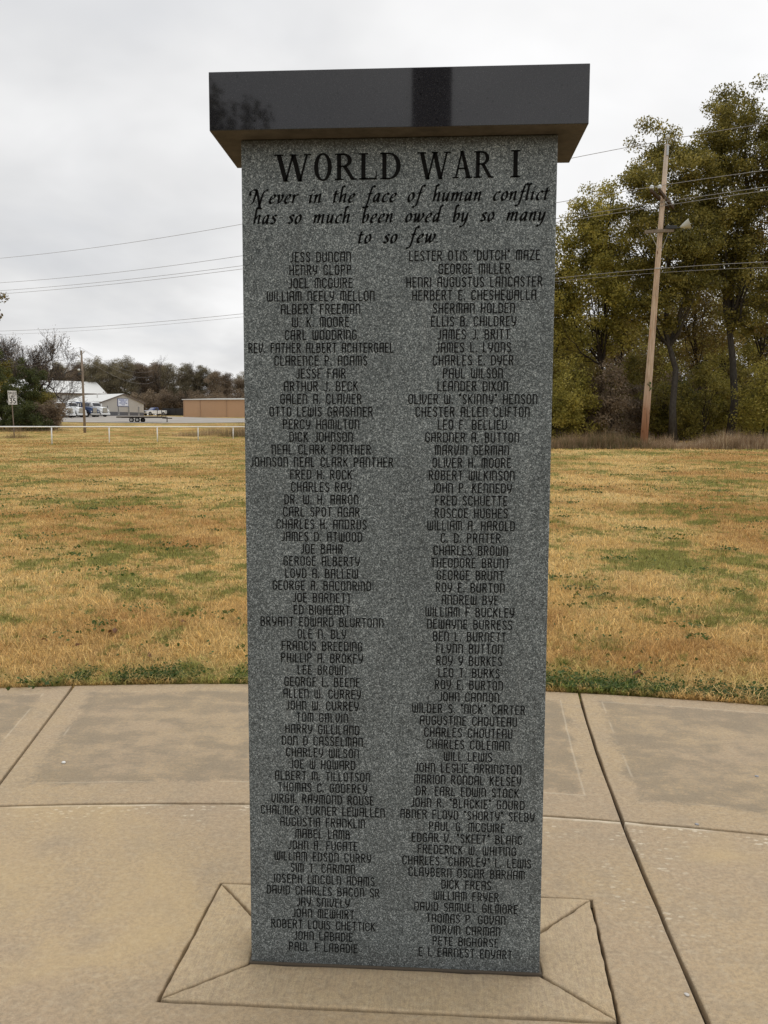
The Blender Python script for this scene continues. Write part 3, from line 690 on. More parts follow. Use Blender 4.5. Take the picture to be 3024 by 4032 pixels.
def curve3(p, q, sag, r, n=6):
    p, q = np.array(p, float), np.array(q, float); m = (p + q) / 2 + sag
    return [(1 - t) ** 2 * p + 2 * t * (1 - t) * m + t * t * q + r.normal(0, .015, 3) * np.linalg.norm(q - p) * (0 < t < 1) for t in np.linspace(0, 1, n)]
def tree_parts(seed, H, tr, env, nl=10, nclump=90, leaves=12000, lsize=.2, clump=.9, twigs=3, base_fork=.28, asp=.6, lean=(0, 0), top_z=None):
    """trunk MB and leaf vertices for one tree; env: list of (x, y, z, rx, ry, rz) ellipsoids that the crown fills"""
    r = np.random.default_rng(seed); mb = MB()
    HS = (top_z or H * .86) / .86; H0 = H; H = HS
    spine = [np.array([lean[0] * t + r.normal(0, .012 * H) * (t > 0) * (t < 1), lean[1] * t + r.normal(0, .012 * H) * (t > 0) * (t < 1), -.3 * (t == 0) + t * H * .86]) for t in np.linspace(0, 1, 9)]
    rads = [tr * (1.25 if i == 0 else 1) * (1 - .93 * (i / 8) ** .8) + .012 for i in range(9)]
    mb.tube(spine, rads, 9)
    pts = [(p, ra) for p, ra in zip(spine, rads) if p[2] > H * base_fork]
    vol = np.array([e[3] * e[4] * e[5] for e in env]); vol = vol / vol.sum()
    def inside():
        e = env[r.choice(len(env), p=vol)]; v = r.normal(size=3); v /= np.linalg.norm(v); v *= r.random() ** (1 / 2.3)
        return np.array(e[:3]) + v * np.array(e[3:])
    limbs = []
    for i in range(nl):
        g = inside(); zs = min(max(g[2] * r.uniform(.3, .7), H * base_fork), H * .8)
        k = zs / (H * .86) * 8; a = int(k); b = min(a + 1, 8); f = k - a
        s0 = spine[a] * (1 - f) + spine[b] * f; r0 = (rads[a] * (1 - f) + rads[b] * f) * r.uniform(.45, .68)
        path = curve3(s0, g, np.array([0, 0, -.06 * np.linalg.norm(g - s0)]) + (g - s0) * [.12, .12, -.1], r, 7)
        rr = [max(r0 * (1 - t * .88), .014) for t in np.linspace(0, 1, 7)]
        mb.tube(path, rr, 6, False); limbs += list(zip(path[1:], rr[1:]))
    pts += limbs; PA = np.array([p for p, _ in pts])
    C = []
    for i in range(nclump):
        c = inside(); C.append(c)
        dv = PA - c; dist = np.linalg.norm(dv, axis=1) + np.maximum(dv[:, 2], 0) * 1.5
        j = int(np.argmin(dist)); p0, r0 = pts[j]
        path = curve3(p0, c, np.array([0, 0, .08 * dist[j]]), r, 4); mb.tube(path, [max(r0 * .5 * (1 - t * .8), .009) for t in np.linspace(0, 1, 4)], 4, False)
        for k in range(twigs):
            v = r.normal(size=3); e = c + v / np.linalg.norm(v) * clump * r.uniform(.3, .8)
            mb.tube(curve3(path[-2], e, np.array([0, 0, 0]), r, 3), [.011, .008, .005], 3, False)
    LV = np.zeros((0, 3))
    if leaves:
        C = np.array(C); n = leaves; w = r.uniform(.4, 1.6, len(C)); j = r.choice(len(C), n, p=w / w.sum())
        off = r.normal(size=(n, 3)); off /= np.linalg.norm(off, axis=1)[:, None]; off *= (r.random(n) ** .5)[:, None] * clump * np.array([1.05, 1.05, .78])
        LV = leaf_quads(C[j] + off, lsize * r.uniform(.6, 1.25, n), asp, 0, r)
    return mb, LV
def fast_build(mb, name, mat, parent):
    """tube mesh straight from lists"""
    me = bpy.data.meshes.new(name); me.from_pydata(mb.v, [], mb.f); me.update(); return link_mesh(name, me, mat, parent, True)
def tree(name, label, p, H, tr, env, leafm, bark=None, group=None, cat="tree", **k):
    if 'lean' not in k:
        hi = max(env, key=lambda e: e[2] + .5 * e[5]); k['lean'] = (hi[0] * .8, hi[1] * .8); k['top_z'] = hi[2] + .25 * hi[5]
    t = thing(name, label, cat, p, 0, group); mb, LV = tree_parts(H=H, tr=tr, env=env, **k)
    fast_build(mb, "trunk", bark or M_BARK2, t)
    if len(LV): link_mesh("crown", poly_mesh("crown", LV, 4), leafm, t)
    return t
def env_px(base, d, blobs):
    """crown blobs given as px, py, half width, half height in photograph units at depth d"""
    L = []
    for px, py, hx, hy in blobs:
        c = at(px, py, d) - base; s = d / 1797
        L.append((c[0], c[1], c[2], hx * s, max(hx, hy) * s * .85, hy * s))
    return L
GW = "trees of the wood beyond the right side of the lawn"
def wood_tree(label, px, d, blobs, leafm, seed, tr=.2, **k):
    b = on(px, d); env = env_px(b, d, blobs); H = max(e[2] + e[5] for e in env)
    return tree("broadleaf_tree", label, b, H, tr, env, leafm, group=GW, seed=seed, **k)
# front row of the wood
wood_tree("yellow-green tree next to the memorial's right edge, lower than the trees by the pole", 1290, 50, [(1255, 560, 66, 120), (1300, 520, 55, 130), (1235, 700, 60, 110), (1325, 650, 60, 120), (1280, 470, 42, 60), (1325, 440, 36, 62), (1245, 450, 30, 40), (1215, 560, 30, 70)], M_YELL, 1, .17, nclump=200, leaves=40000, lsize=.15, clump=.64, nl=14)
wood_tree("tall grey-trunked tree right behind the leaning utility pole", 1457, 49, [(1425, 400, 72, 110), (1405, 310, 36, 56), (1475, 330, 36, 60), (1380, 470, 50, 90), (1450, 560, 85, 130), (1490, 450, 50, 90), (1400, 640, 70, 110), (1372, 370, 28, 56), (1510, 360, 34, 70), (1500, 560, 50, 110)], M_OLIVE, 2, .22, bark=M_BARK, nclump=255, leaves=60000, lsize=.15, clump=.66, nl=16)
wood_tree("tallest tree of the wood, its double-stemmed trunk near the right picture edge", 1577, 50, [(1575, 300, 58, 100), (1590, 235, 36, 44), (1540, 360, 34, 80), (1620, 400, 60, 110), (1550, 520, 56, 120), (1610, 600, 66, 130), (1655, 300, 40, 90), (1525, 290, 26, 60), (1630, 230, 34, 50), (1530, 440, 40, 90)], M_OLIVE, 3, .25, bark=M_BARK, nclump=265, leaves=60000, lsize=.15, clump=.66, nl=17)
wood_tree("russet-topped tree cut off by the right picture edge", 1715, 49, [(1700, 330, 60, 110), (1690, 470, 60, 120), (1720, 620, 70, 130)], M_RUST, 4, .2, nclump=150, leaves=24000, lsize=.17, clump=.68, nl=12)
wood_tree("dark green tree half hidden by the memorial's right edge", 1180, 52, [(1175, 640, 66, 120), (1215, 690, 40, 90), (1150, 560, 50, 90), (1170, 800, 60, 80)], M_OLIVE, 5, .17, nclump=130, leaves=20000, lsize=.17, clump=.66)
# trees deeper in the wood
for i, (px, d, top, hw, m, lab) in enumerate([
    (1240, 60, 560, 62, M_OLIVE, "olive tree deeper in the wood, behind the yellow-green tree"),
    (1345, 62, 480, 62, M_RUST, "russet tree deeper in the wood, left of the utility pole"),
    (1500, 61, 430, 66, M_RUST, "russet tree deeper in the wood, right of the utility pole lamp"),
    (1640, 63, 430, 66, M_OLIVE, "olive tree deeper in the wood, behind the trees at the right picture edge"),
    (1560, 70, 560, 70, M_YELL, "yellowish low tree deep in the wood under the tallest crown"),
    (1410, 70, 600, 70, M_YELL, "yellowish low tree deep in the wood behind the utility pole"),
    (1130, 66, 640, 60, M_YELL, "yellowish tree of the wood hidden behind the memorial"),
    (1060, 70, 600, 66, M_OLIVE, "olive tree at the wood's left end, hidden behind the memorial"),
    (990, 78, 660, 62, M_RUST, "russet tree at the wood's left end, hidden behind the memorial")]):
    wood_tree(lab, px, d, [(px, top + 90, hw, 100), (px - 18, top + 210, hw * 1.1, 110), (px + 18, top + 300, hw * 1.1, 90)], m, 20 + i, .15, nclump=120, leaves=17000, lsize=.17, clump=.9, nl=11)
# understorey
def bush(name, label, p, blobs, leafm, seed, leaves=5000, lsize=.12, clump=.4, group=None, nclump=60, cat="shrub", **k):
    H = max(b[2] + b[5] for b in blobs)
    return tree(name, label, p, H, .05, blobs, leafm, group=group, cat=cat, seed=seed, nclump=nclump, leaves=leaves, lsize=lsize, clump=clump, nl=8, base_fork=.08, **k)
r2 = np.random.default_rng(5)
us = [(1205, 46, 150, M_YELL), (1240, 47, 190, M_YELL), (1275, 48, 170, M_RUST), (1318, 47, 190, M_BROWN), (1352, 49, 210, M_OLIVE), (1385, 47, 130, M_BROWN), (1424, 46, 150, M_OLIVE), (1480, 47, 150, M_GREEN),
      (1520, 48, 200, M_OLIVE), (1545, 47, 150, M_YELL), (1612, 47, 170, M_OLIVE), (1650, 46, 190, M_YELL), (1690, 47, 190, M_OLIVE), (1165, 47, 170, M_OLIVE)]
for i, (px, d, hpx, m) in enumerate(us):
    d += 5.5 if min(abs(px - 1457), abs(px - 1577), abs(px - 1392)) < 42 else .8; b = on(px, d); hh = hpx * d / 1797 * .95; ww = r2.uniform(1.0, 1.5)
    bush("understorey_shrub", "leggy autumn shrub filling the dark foot of the wood on the right", b, [(0, 0, hh * .62, ww, ww, hh * .40), (r2.normal(0, .4), 0, hh * .32, ww * 1.1, ww, hh * .3)], m, 60 + i, 7500, .13, .5, "shrubs at the foot of the right wood", nclump=70)
for i, (px, d, hpx) in enumerate([(1150, 78, 190), (1215, 76, 210), (1270, 80, 220), (1330, 78, 230), (1390, 82, 240), (1450, 78, 240), (1510, 80, 230), (1570, 78, 240), (1630, 80, 230), (1690, 78, 240), (1180, 67, 120), (1235, 66, 125), (1295, 67, 120), (1350, 66, 125), (1405, 67, 120), (1462, 66, 130), (1515, 67, 120), (1568, 66, 130), (1622, 67, 120), (1676, 66, 130)]):
    b = on(px, d); hh = hpx * d / 1797 * 1.1
    bush("thicket_tree", "low dull thicket tree deep inside the right wood", b, [(0, 0, hh * .6, 2.6, 2.2, hh * .42), (0, 0, hh * .25, 2.8, 2.2, hh * .25)], (M_BROWN, M_OLIVE, M_RUST)[i % 3], 90 + i, 15000, .22, .9, "thicket trees inside the right wood", nclump=90, cat="tree")
# ------------------------------------------------------------------ dry weeds
M_DRY = leaf_mat("dry_weed", [(0, (.075, .075, .025)), (.28, (.13, .115, .045)), (.5, (.26, .165, .095)), (.82, (.42, .30, .18)), (1, (.72, .60, .42))], .3, nscale=.45)
def weed_band(n, px0, px1, d0, d1, l0, l1, wd):
    px = rng.uniform(px0, px1, n); d = rng.uniform(d0, d1, n)
    B = np.array([at(a, 900, b) for a, b in zip(px, d)]); B[:, 2] = ground(B[:, 0], B[:, 1])
    cl = .50 + .42 * np.sin(px * .062 + 1) + .24 * np.sin(px * .17 + d) + rng.normal(0, .16, n)
    L = rng.uniform(l0, l1, n) * np.clip(cl + .25, .3, 1.15)
    return blades(B, L, np.full(n, wd), np.abs(rng.normal(.5, .38, n)), True)
def weed_clump(px, d, n, rad, hgt, wd=.012):
    c = on(px, d); x = c[0] + rng.normal(0, rad, n); y = c[1] + rng.normal(0, rad * .5, n)
    f = np.exp(-((x - c[0]) / rad) ** 2 * .4)
    return blades(np.stack([x, y, ground(x, y)], 1), hgt * f * rng.uniform(.35, 1.1, n), np.full(n, wd), np.abs(rng.normal(.45, .35, n)), True)
V = [weed_band(8000, 1150, 1760, 37, 41, .25, .75, .014), weed_band(5000, 1150, 1760, 35.7, 37, .12, .4, .014),
     ]
for px, d, n, rad, hg in ((402, 84, 500, 1.0, .8), (445, 86, 700, 1.5, 1.0), (470, 90, 600, 1.4, 1.1), (515, 84, 900, 1.3, 1.7), (540, 86, 900, 1.5, 1.8), (575, 86, 700, 2, 1.5), (33, 79.5, 450, .8, .9), (20, 92, 500, 2, .8), (60, 93, 500, 2.2, .8), (100, 94, 400, 2.0, .7), (430, 75, 250, 2.5, .35), (350, 88, 250, 2.0, .4)): V.append(weed_clump(px, d, n, rad, hg))
for i in range(46):
    px = 1160 + i * 13 + rng.uniform(-8, 8); big = np.sin(px * .021 - .6) * .5 + .5; V.append(weed_clump(px, rng.uniform(36.2, 37.6), int(130 + 260 * big), .42, rng.uniform(.3, .5) + .62 * big, .012))
tag(link_mesh("dry_weeds", strip_mesh("dry_weeds", np.concatenate(V)), M_DRY), "tall dry brown weeds along the edge of the lawn", "weeds", kind='stuff')

# ------------------------------------------------------------------ leaning utility pole
def wood(name, c0, c1, c2):
    def fn(t, b):
        g = noise(t, stretch(t, objco(t), (9, 9, .5)), 4, 5, .7); n = noise(t, stretch(t, objco(t), (1, 1, .35)), .9, 4, .6)
        c = mix(t, g.step(.35, .65), c0, c1); c = mix(t, n.step(.5, .66), c, c2)
        t.links.new(c.k, b.inputs['Base Color'])
    return material(name, rough=.9, fn=fn, spec=.15)
def pole_wood(t, b):
    pos = objco(t); x, y, z = sep(t, pos)
    g = noise(t, stretch(t, pos, (9, 9, .35)), 4, 5, .7); n = noise(t, stretch(t, pos, (1, 1, .4)), 1.1, 4, .6)
    c = mix(t, g.step(.35, .65), (.37, .265, .18), (.57, .445, .335)); c = mix(t, n.step(.52, .64) * .7, c, (.42, .22, .11))
    foot = (z + (n - .5) * 3.0).step(3.2, .6); c = mix(t, foot * .8, c, (.30, .115, .045))
    crack = noise(t, stretch(t, pos, (7, 7, .08)), 2.2, 3, .6); c = mix(t, crack.step(.60, .64) * .75, c, (.09, .055, .035))
    knot = voro(t, stretch(t, pos, (3, 3, 1.3)), 1.6, 'Distance'); c = mix(t, knot.step(.16, .08) * .8, c, (.13, .06, .03))
    top_ = z.step(11.0, 13.2); c = mix(t, top_ * .55, c, (.40, .37, .33))
    t.links.new(c.k, b.inputs['Base Color'])
M_POLE = material("fresh_pole_wood", rough=.9, fn=pole_wood, spec=.15)
M_OLDW = wood("weathered_wood", (.14, .115, .09), (.26, .22, .175), (.19, .15, .11))
M_DKW = wood("dark_creosote_wood", (.045, .03, .02), (.09, .062, .04), (.06, .04, .026))
M_GALV = weathered("galvanised_steel", (.42, .44, .46), .5, metal=.6)
M_PORC = weathered("insulator_porcelain", (.62, .66, .68), .3, .1)
M_BLACK = weathered("black_plastic", (.02, .022, .022), .5)
M_WHITE = weathered("white_paint", (.74, .74, .72), .5, .12, 1.2)
M_WIRE = material("wire_aluminium", (.27, .27, .28), .6)
b0 = on(1392, 38); t0 = at(1441, 312, 38)
pole = thing("utility_pole", "tall pale wooden utility pole leaning right in front of the wood", "utility pole", b0)
rel = lambda p: tuple(np.array(p) - b0)
top = np.array(rel(t0)); axis = top / np.linalg.norm(top)
MB().tube([axis * -1.0, axis * 2, axis * 7, top], [.172, .162, .128, .092], 16).build("pole_shaft", M_POLE, pole, True)
def alongp(row, d=38):     # point on the pole axis at picture row
    z = at(1420, row, d)[2] - b0[2]; return axis * (z / axis[2])
pf = -FH                   # towards the viewer
MB().box(tuple(top + pf * .11 + [0, 0, -.28]), (.09, .03, .42)).tube([top + pf * .06 + [0, 0, -.1], top + pf * .06 + [0, 0, .26]], .014, 6).build("top_bracket", M_GALV, pole)
INSPROF = [(0, -.09), (.05, -.09), (.05, -.05), (.085, -.04), (.085, -.01), (.05, 0), (.08, .02), (.075, .05), (.03, .09), (0, .09)]
ins = MB().disc((0, 0, 0), (0, 0, 1), .08, .18, 14, INSPROF)
insm = ins.build("insulator", M_PORC, pole, True); insm.location = tuple(top + pf * .06 + np.array([0, 0, .30]))
def ins_at(p, s=1.0):
    o = insm.copy(); COL.objects.link(o); o.parent = pole; o.location = tuple(p); o.scale = (s, s, s)
# double crossarm seen almost end on
armd = []
for (pxa, rya), (pxb, ryb), k in (((1406.5, 411.5), (1443.5, 462), -.30), ((1424, 411.0), (1453.5, 457.5), .06)):
    p = np.array(rel(at(pxa, rya, 36.8))); q = np.array(rel(at(pxb, ryb, 39.6))); q[2] = p[2]
    MB().beam(p, q, .10, .13).build("crossarm", M_DKW, pole); armd.append((p, q))
for p, q in armd:
    ins_at(p + (q - p) * .03 + [0, 0, .15], 1.1); ins_at(p + (q - p) * .93 + [0, 0, .15], 1.0)
mid = (armd[0][0] + armd[0][1] + armd[1][0] + armd[1][1]) / 4
MB().beam(mid + [-.05, -.5, -.05], mid + [0, 0, -.75], .03, .008).beam(mid + [.05, .55, -.05], mid + [.04, 0, -.75], .03, .008).build("brace", M_GALV, pole)
# plank bracket with control box and lamp
pl_ = np.array(rel(at(1393, 501.0, 37.75))); pr_ = np.array(rel(at(1455.5, 497.5, 37.75)))
MB().beam(pl_, pr_, .10, .14).build("plank_arm", M_OLDW, pole, bevel=.01)
pm = (pl_ + pr_) / 2
for sx in (-1, 1):
    MB().beam(pm + RH * (.42 * sx) + [0, 0, -.05], alongp(538) + pf * .15 + RH * .1 * sx, .035, .01).build("brace", M_GALV, pole)
bx = np.array(rel(at(1450, 491.5, 37.75)))
MB().box(tuple(bx), (.46, .2, .15)).build("control_box", M_BLACK, pole, bevel=.02)
M_LAMPW = weathered("aged_lamp_white", (.50, .51, .46), .6, .2, 3)
lp = np.array(rel(at(1470.5, 490.5, 37.75))); le = np.array(rel(at(1490, 483.5, 37.75)))
MB().tube([bx + [.2, 0, 0], lp + [-.1, 0, -.03], lp], .03, 8).build("lamp_arm", M_BLACK, pole)
dl = (le - lp) / np.linalg.norm(le - lp) + np.array(pf) * .35; dl /= np.linalg.norm(dl)
lamp = MB().disc(tuple(lp), tuple(dl), .3, .5, 22, [(0, -.03), (.045, -.03), (.07, .04), (.14, .18), (.225, .38), (.235, .39), (.215, .38), (.13, .18), (.05, .06), (0, .05)]).build("lamp_reflector", M_LAMPW, pole, True)
for s_ in (.30,):
    MB().tube([alongp(581) + pf * .12 - RH * .16, alongp(581) + pf * .14, alongp(580) + pf * .12 + RH * .16], .02, 6).build("cable_clamp", M_GALV, pole)
vl = leaf_quads(np.array([alongp(840) + pf * .15 + np.array([a, 0, c]) for a, c in ((-.02, .28), (.05, .24), (-.06, .22), (.06, .10), (.0, .12), (.05, 0), (.1, .03), (.02, -.06), (-.05, .16))]), .15, .9)
link_mesh("vine_leaf", poly_mesh("vine_leaf", vl, 4), M_WEED, pole)

# ------------------------------------------------------------------ overhead wires
def wdepth(px): return 47 / (1 + .72 * (px - 829) / 1797)
def wire(label, rows, rad, group="power lines strung along the road", n=40):
    rows = sorted(rows); X0, X1 = -160, 1900
    a = [r[0] for r in rows]; b = [r[1] for r in rows]
    deg = 3 if len(rows) > 3 else 2
    cf = np.polyfit(np.array(a) / 1000, b, deg)
    P = [at(px, np.polyval(cf, px / 1000), wdepth(px)) for px in np.linspace(X0, X1, n)]
    o = MB().tube(P, rad, 5, False).build("power_line", M_WIRE); tag(o, label, "wire", group)
wire("topmost wire, running over the very top of the leaning utility pole", [(0, 558), (523, 484), (1228, 344), (1441, 301), (1659, 266)], .0125)
wire("second wire from the top, reaching the nearest insulators of the crossarm", [(0, 611), (523, 552), (1204, 440), (1401, 402), (1659, 368)], .0125)
wire("upper of the two close wires under the crossarm's upper wire", [(0, 628), (523, 574), (1204, 472), (1659, 403)], .0125)
wire("lower of the two close wires under the crossarm's upper wire", [(0, 635), (523, 581), (1204, 480), (1659, 411)], .0125)
wire("upper of the lowest pair of cables, clamped low on the leaning pole", [(0, 716), (274, 698), (523, 680), (1404, 581), (1659, 566)], .012)
wire("lowest cable, just below its twin left of the memorial", [(0, 723), (274, 706), (523, 686), (1404, 590), (1659, 578)], .008)

# ------------------------------------------------------------------ pole across the road
M_POLE2 = wood("grey_pole_wood", (.19, .15, .115), (.30, .25, .20), (.24, .17, .12))
b1 = on(182.6, 90); t1 = at(175.8, 757, 90)
p2 = thing("utility_pole", "slim grey wooden pole across the road, before the metal sheds", "utility pole", b1)
tp = np.array(t1) - b1
MB().tube([(0, 0, -1), tp * .5, tp], [.15, .125, .095], 12).build("pole_shaft", M_POLE2, p2, True)
pin = MB().tube([tp + [-.1, -.08, -.5], tp + [-.1, -.08, .32]], .03, 6).build("top_pin", M_GALV, p2)
def arm2(px, row, row0, nm="insulator_arm"):
    e = np.array(at(px, row, 89.8)) - b1; z0 = at(177, row0, 90)[2] - b1[2]
    s = tp * (z0 / tp[2]); MB().tube([s, (s + e) / 2 + [0, 0, -.06], e], .03, 6).build(nm, M_GALV, p2)
    o = insm.copy(); COL.objects.link(o); o.parent = p2; o.location = tuple(e + [0, 0, .08]); return e
e1 = arm2(181.6, 760.5, 764); e2 = arm2(169.6, 770, 774)
lz = np.array(at(170.5, 799, 89.7)) - b1
MB().disc(tuple(lz), (-.3, -1, -.5), .16, .2, 16, [(0, -.16), (.06, -.14), (.12, 0), (.13, .07), (.1, .11), (0, .12)]).build("street_lamp", M_PORC, p2, True)
MB().tube([lz + [0, .1, -.1], lz + [.3, .1, -.2], np.array([0, 0, lz[2] - .25]) + tp * (lz[2] / tp[2]) * [1, 1, 0]], .035, 6).build("lamp_arm", M_BLACK, p2)
MB().box(tuple(lz + [.05, 0, -.42]), (.3, .25, .25)).build("lamp_box", M_BLACK, p2, bevel=.03)
def far_wire(label, P, rad=.012):
    o = MB().tube(P, rad, 4, False).build("service_wire", M_WIRE); tag(o, label, "wire", "thin wires on the pole across the road")
for lab, s, eL, eR in (("thin wire over the top of the pole across the road", tp + [-.1, -.08, .32], (-60, 792, 110), (330, 800, 200)),
                       ("thin wire on the right insulator of the pole across the road", e1 + [0, 0, .15], (-60, 800, 110), (330, 812, 200)),
                       ("thin wire on the left insulator of the pole across the road", e2 + [0, 0, .15], (-60, 808, 110), (330, 826, 200))):
    s = s + b1; a, c = np.array(at(*eL)), np.array(at(*eR)); P = []
    for u, v in ((a, s), (s, c)):
        for k in range(12):
            q = u + (v - u) * (k / 11); q = q - [0, 0, np.linalg.norm(v - u) * .012 * 4 * (k / 11) * (1 - k / 11)]; P.append(q)
    P = P[:12] + P[13:]; far_wire(lab, P)

# ------------------------------------------------------------------ pipe fence
FA, FB = at(111, 922, 57), at(503.5, 922, 79.4)
FA = np.array(FA); FB = np.array(FB)
M_FENCE = weathered("white_fence_paint", (.80, .80, .78), .55, .12, .8)
fo = on(111, 57); fence = thing("pipe_fence", "white single-rail pipe fence across the far left of the lawn", "fence", fo)
rail = [FA + (FB - FA) * t for t in np.linspace(-1.0, 2.0, 13)]
MB().tube([p - fo for p in rail], .046, 10).build("rail", M_FENCE, fence, True)
for t in np.arange(-1.0, 2.01, .25):
    p = FA + (FB - FA) * t; g = float(ground(p[0], p[1]))
    MB().tube([np.array([p[0], p[1], g - .2]) - fo, np.array([p[0], p[1], p[2] - .02]) - fo], .043, 10).build("post", M_FENCE, fence, True)

# ------------------------------------------------------------------ speed sign
sb = on(29.6, 80); sg = thing("speed_sign", "white speed limit sign on a tilted thin post before dark shrubs", "road sign", sb)
stp = np.array(at(24, 845, 80)) - sb; sbm = np.array(at(29, 873, 80)) - sb
ax = stp / np.linalg.norm(stp)
M_SPOST = weathered("rusty_sign_post", (.20, .15, .12), .7)
MB().beam(ax * -.3, stp * .99, .07, .06, up=tuple(FH)).build("sign_post", M_SPOST, sg)
a0 = math.radians(44); sx = (RH * math.cos(a0) + FH * math.sin(a0)); hgt = 1.30; wid = .80
fnm = np.cross(sx, ax); fnm = fnm / np.linalg.norm(fnm); fnm = fnm if fnm @ FH < 0 else -fnm
cen = (stp + sbm) / 2
def sp(u, v, o=.05): return tuple(cen + sx * u + ax * v + fnm * o)
bp = MB(); 
for o in (.03, .05): bp.v += [sp(-wid / 2, -hgt / 2, o), sp(wid / 2, -hgt / 2, o), sp(wid / 2, hgt / 2, o), sp(-wid / 2, hgt / 2, o)]
bp.f = [(0, 1, 2, 3), (4, 5, 6, 7), (0, 1, 5, 4), (1, 2, 6, 5), (2, 3, 7, 6), (3, 0, 4, 7)]
plate = bp.build("sign_plate", weathered("sign_white", (.78, .78, .77), .45, .08), sg)
def sign_text(name, lines, parent, fnp, mat):
    vs, fs = [], []
    for s, x0, x1, z, hh, hw in lines:
        for q in text_quads(s, x0, x1, z, hh, hw, natural=hh * 1.12, track=.3):
            k = len(vs); vs += [fnp(p[0], p[1]) for p in q]; fs.append((k, k + 1, k + 2, k + 3))
    return mesh_obj(name, vs, fs, mat, parent)
tl = sign_text("sign_lettering", [("SPEED", -.33, .33, .30, .20, .11), ("LIMIT", -.33, .33, .0, .20, .11), ("35", -.31, .31, -.52, .42, .10)], plate, lambda u, v: sp(u, v, .054), M_INK)
bd = MB(); bw = .02; W2, H2 = wid / 2 - .04, hgt / 2 - .04
for (u0, v0, u1, v1) in ((-W2, -H2, W2, -H2 + bw), (-W2, H2 - bw, W2, H2), (-W2, -H2 + bw, -W2 + bw, H2 - bw), (W2 - bw, -H2 + bw, W2, H2 - bw)):
    k = len(bd.v); bd.v += [sp(u0, v0, .053), sp(u1, v0, .053), sp(u1, v1, .053), sp(u0, v1, .053)]; bd.f.append((k, k + 1, k + 2, k + 3))
bd.build("sign_border", M_INK, plate)

# ------------------------------------------------------------------ trees and shrubs on the left
GL_ = "shrubs and trees in the clump on the left"
def left_bush(label, px, d, blobs, m, seed, leaves, ls=.17, clump=.55, nc=110, name="big_shrub", tr=.09, **k):
    b = on(px, d); env = env_px(b, d, blobs); H = max(e[2] + e[5] for e in env)
    return tree(name, label, b, H, tr, env, m, group=GL_, seed=seed, leaves=leaves, lsize=ls, clump=clump, nclump=nc, nl=10, base_fork=.08, cat="shrub" if name == "big_shrub" else "tree", **k)
left_bush("dark green cedar-like shrub, the tallest of the clump behind the speed sign", 62, 100, [(62, 850, 44, 62), (70, 810, 26, 40), (40, 890, 50, 40)], M_GREEN, 201, 17000)
left_bush("olive brown shrub at the right end of the clump, before the white trucks", 108, 96, [(108, 893, 34, 32), (120, 905, 22, 20), (90, 905, 40, 26)], M_BROWN, 202, 13000)
left_bush("dark shrub at the left picture edge behind the speed sign", 8, 97, [(5, 860, 42, 70), (-20, 830, 40, 80), (20, 905, 44, 26)], M_GREEN, 203, 16000)
left_bush("low dark shrub between the speed sign and the cedar-like shrub", 48, 94, [(48, 900, 40, 30), (80, 912, 34, 20)], M_GREEN, 204, 10000)
left_bush("yellow-tinged tree above the shrubs at the left picture edge", 5, 104, [(0, 828, 30, 46), (10, 806, 20, 32), (-30, 800, 36, 40), (24, 845, 18, 30)], M_YELL, 205, 13000, name="broadleaf_tree", tr=.16)
left_bush("olive shrub low behind the fence between sign and truck clump", 92, 101, [(88, 870, 30, 40), (104, 880, 22, 30)], M_OLIVE, 206, 8000)

def bare_tree(name, label, p, H, tr, seed, spread=.5, depth=5, lean=(0, 0), group=None, mat=None, leaves=0, leafm=None, first=.25):
    r = np.random.default_rng(seed); t = thing(name, label, "tree", p, 0, group); mb = MB(); tips = []
    def grow(p0, d, L, ra, lv):
        n = 4; P = [p0]; dd = d.copy()
        for i in range(n):
            dd = dd + r.normal(0, .13, 3) + [0, 0, .05]; dd /= np.linalg.norm(dd); P.append(P[-1] + dd * L / n)
        mb.tube(P, [max(ra * (1 - .45 * i / n), .010) for i in range(n + 1)], 7 if lv < 2 else (4 if lv < 4 else 3), False)
        if lv >= depth: tips.append(P[-1]); return
        k = 2 if r.random() < .35 else 3
        for j in range(k + (lv >= 2)):
            f = int(r.integers(2, n + 1)) if j else n
            q = P[f]; nd = dd + r.normal(0, spread, 3); nd[2] += .12; nd /= np.linalg.norm(nd)
            grow(q, nd, L * r.uniform(.62, .82), max(ra * r.uniform(.45, .62), .008), lv + 1)
    d0 = np.array([lean[0], lean[1], 1.0]); d0 /= np.linalg.norm(d0)
    grow(np.array([0, 0, -.3]), d0, H * first, tr, 0)
    sc = H / max(v[2] for v in mb.v); mb.v = [(v[0] * sc, v[1] * sc, v[2] * sc) for v in mb.v]
    fast_build(mb, "trunk", mat or M_TWIG, t)
    if leaves:
        C = np.array(tips) * sc; j = r.integers(0, len(C), leaves)
        link_mesh("crown", poly_mesh("crown", leaf_quads(C[j] + r.normal(0, .25, (leaves, 3)), .16, .6, 0, r), 4), leafm, t)
    return t
for lab, px, d, row, tr, sd, ln in (("bare grey tree standing behind the speed sign", 30, 108, 702, .17, 301, (-.05, 0)), ("bare grey tree in the middle of the clump, above the cedar-like shrub", 70, 110, 708, .17, 302, (.0, 0)), ("bare grey tree just right of the cedar-like shrub", 96, 109, 720, .17, 306, (.06, 0)),
                              ("bare grey tree leaning right over the shed roof", 106, 112, 738, .16, 309, (.08, 0)), ("bare grey tree at the left picture edge above the shrubs", -8, 106, 716, .16, 304, (0, 0))):
    b = on(px, d); H = at(px, row, d)[2] - b[2]
    bare_tree("bare_tree", lab, b, H, tr, sd, lean=ln, group=GL_, depth=6, spread=.46, leaves=700, leafm=M_BROWN)
b = on(98, 99)
brk = thing("broken_limb", "bare dark limb drooping to the right over the shed's white roof", "branch", at(112, 868, 99))
mb = MB(); r3 = np.random.default_rng(9)
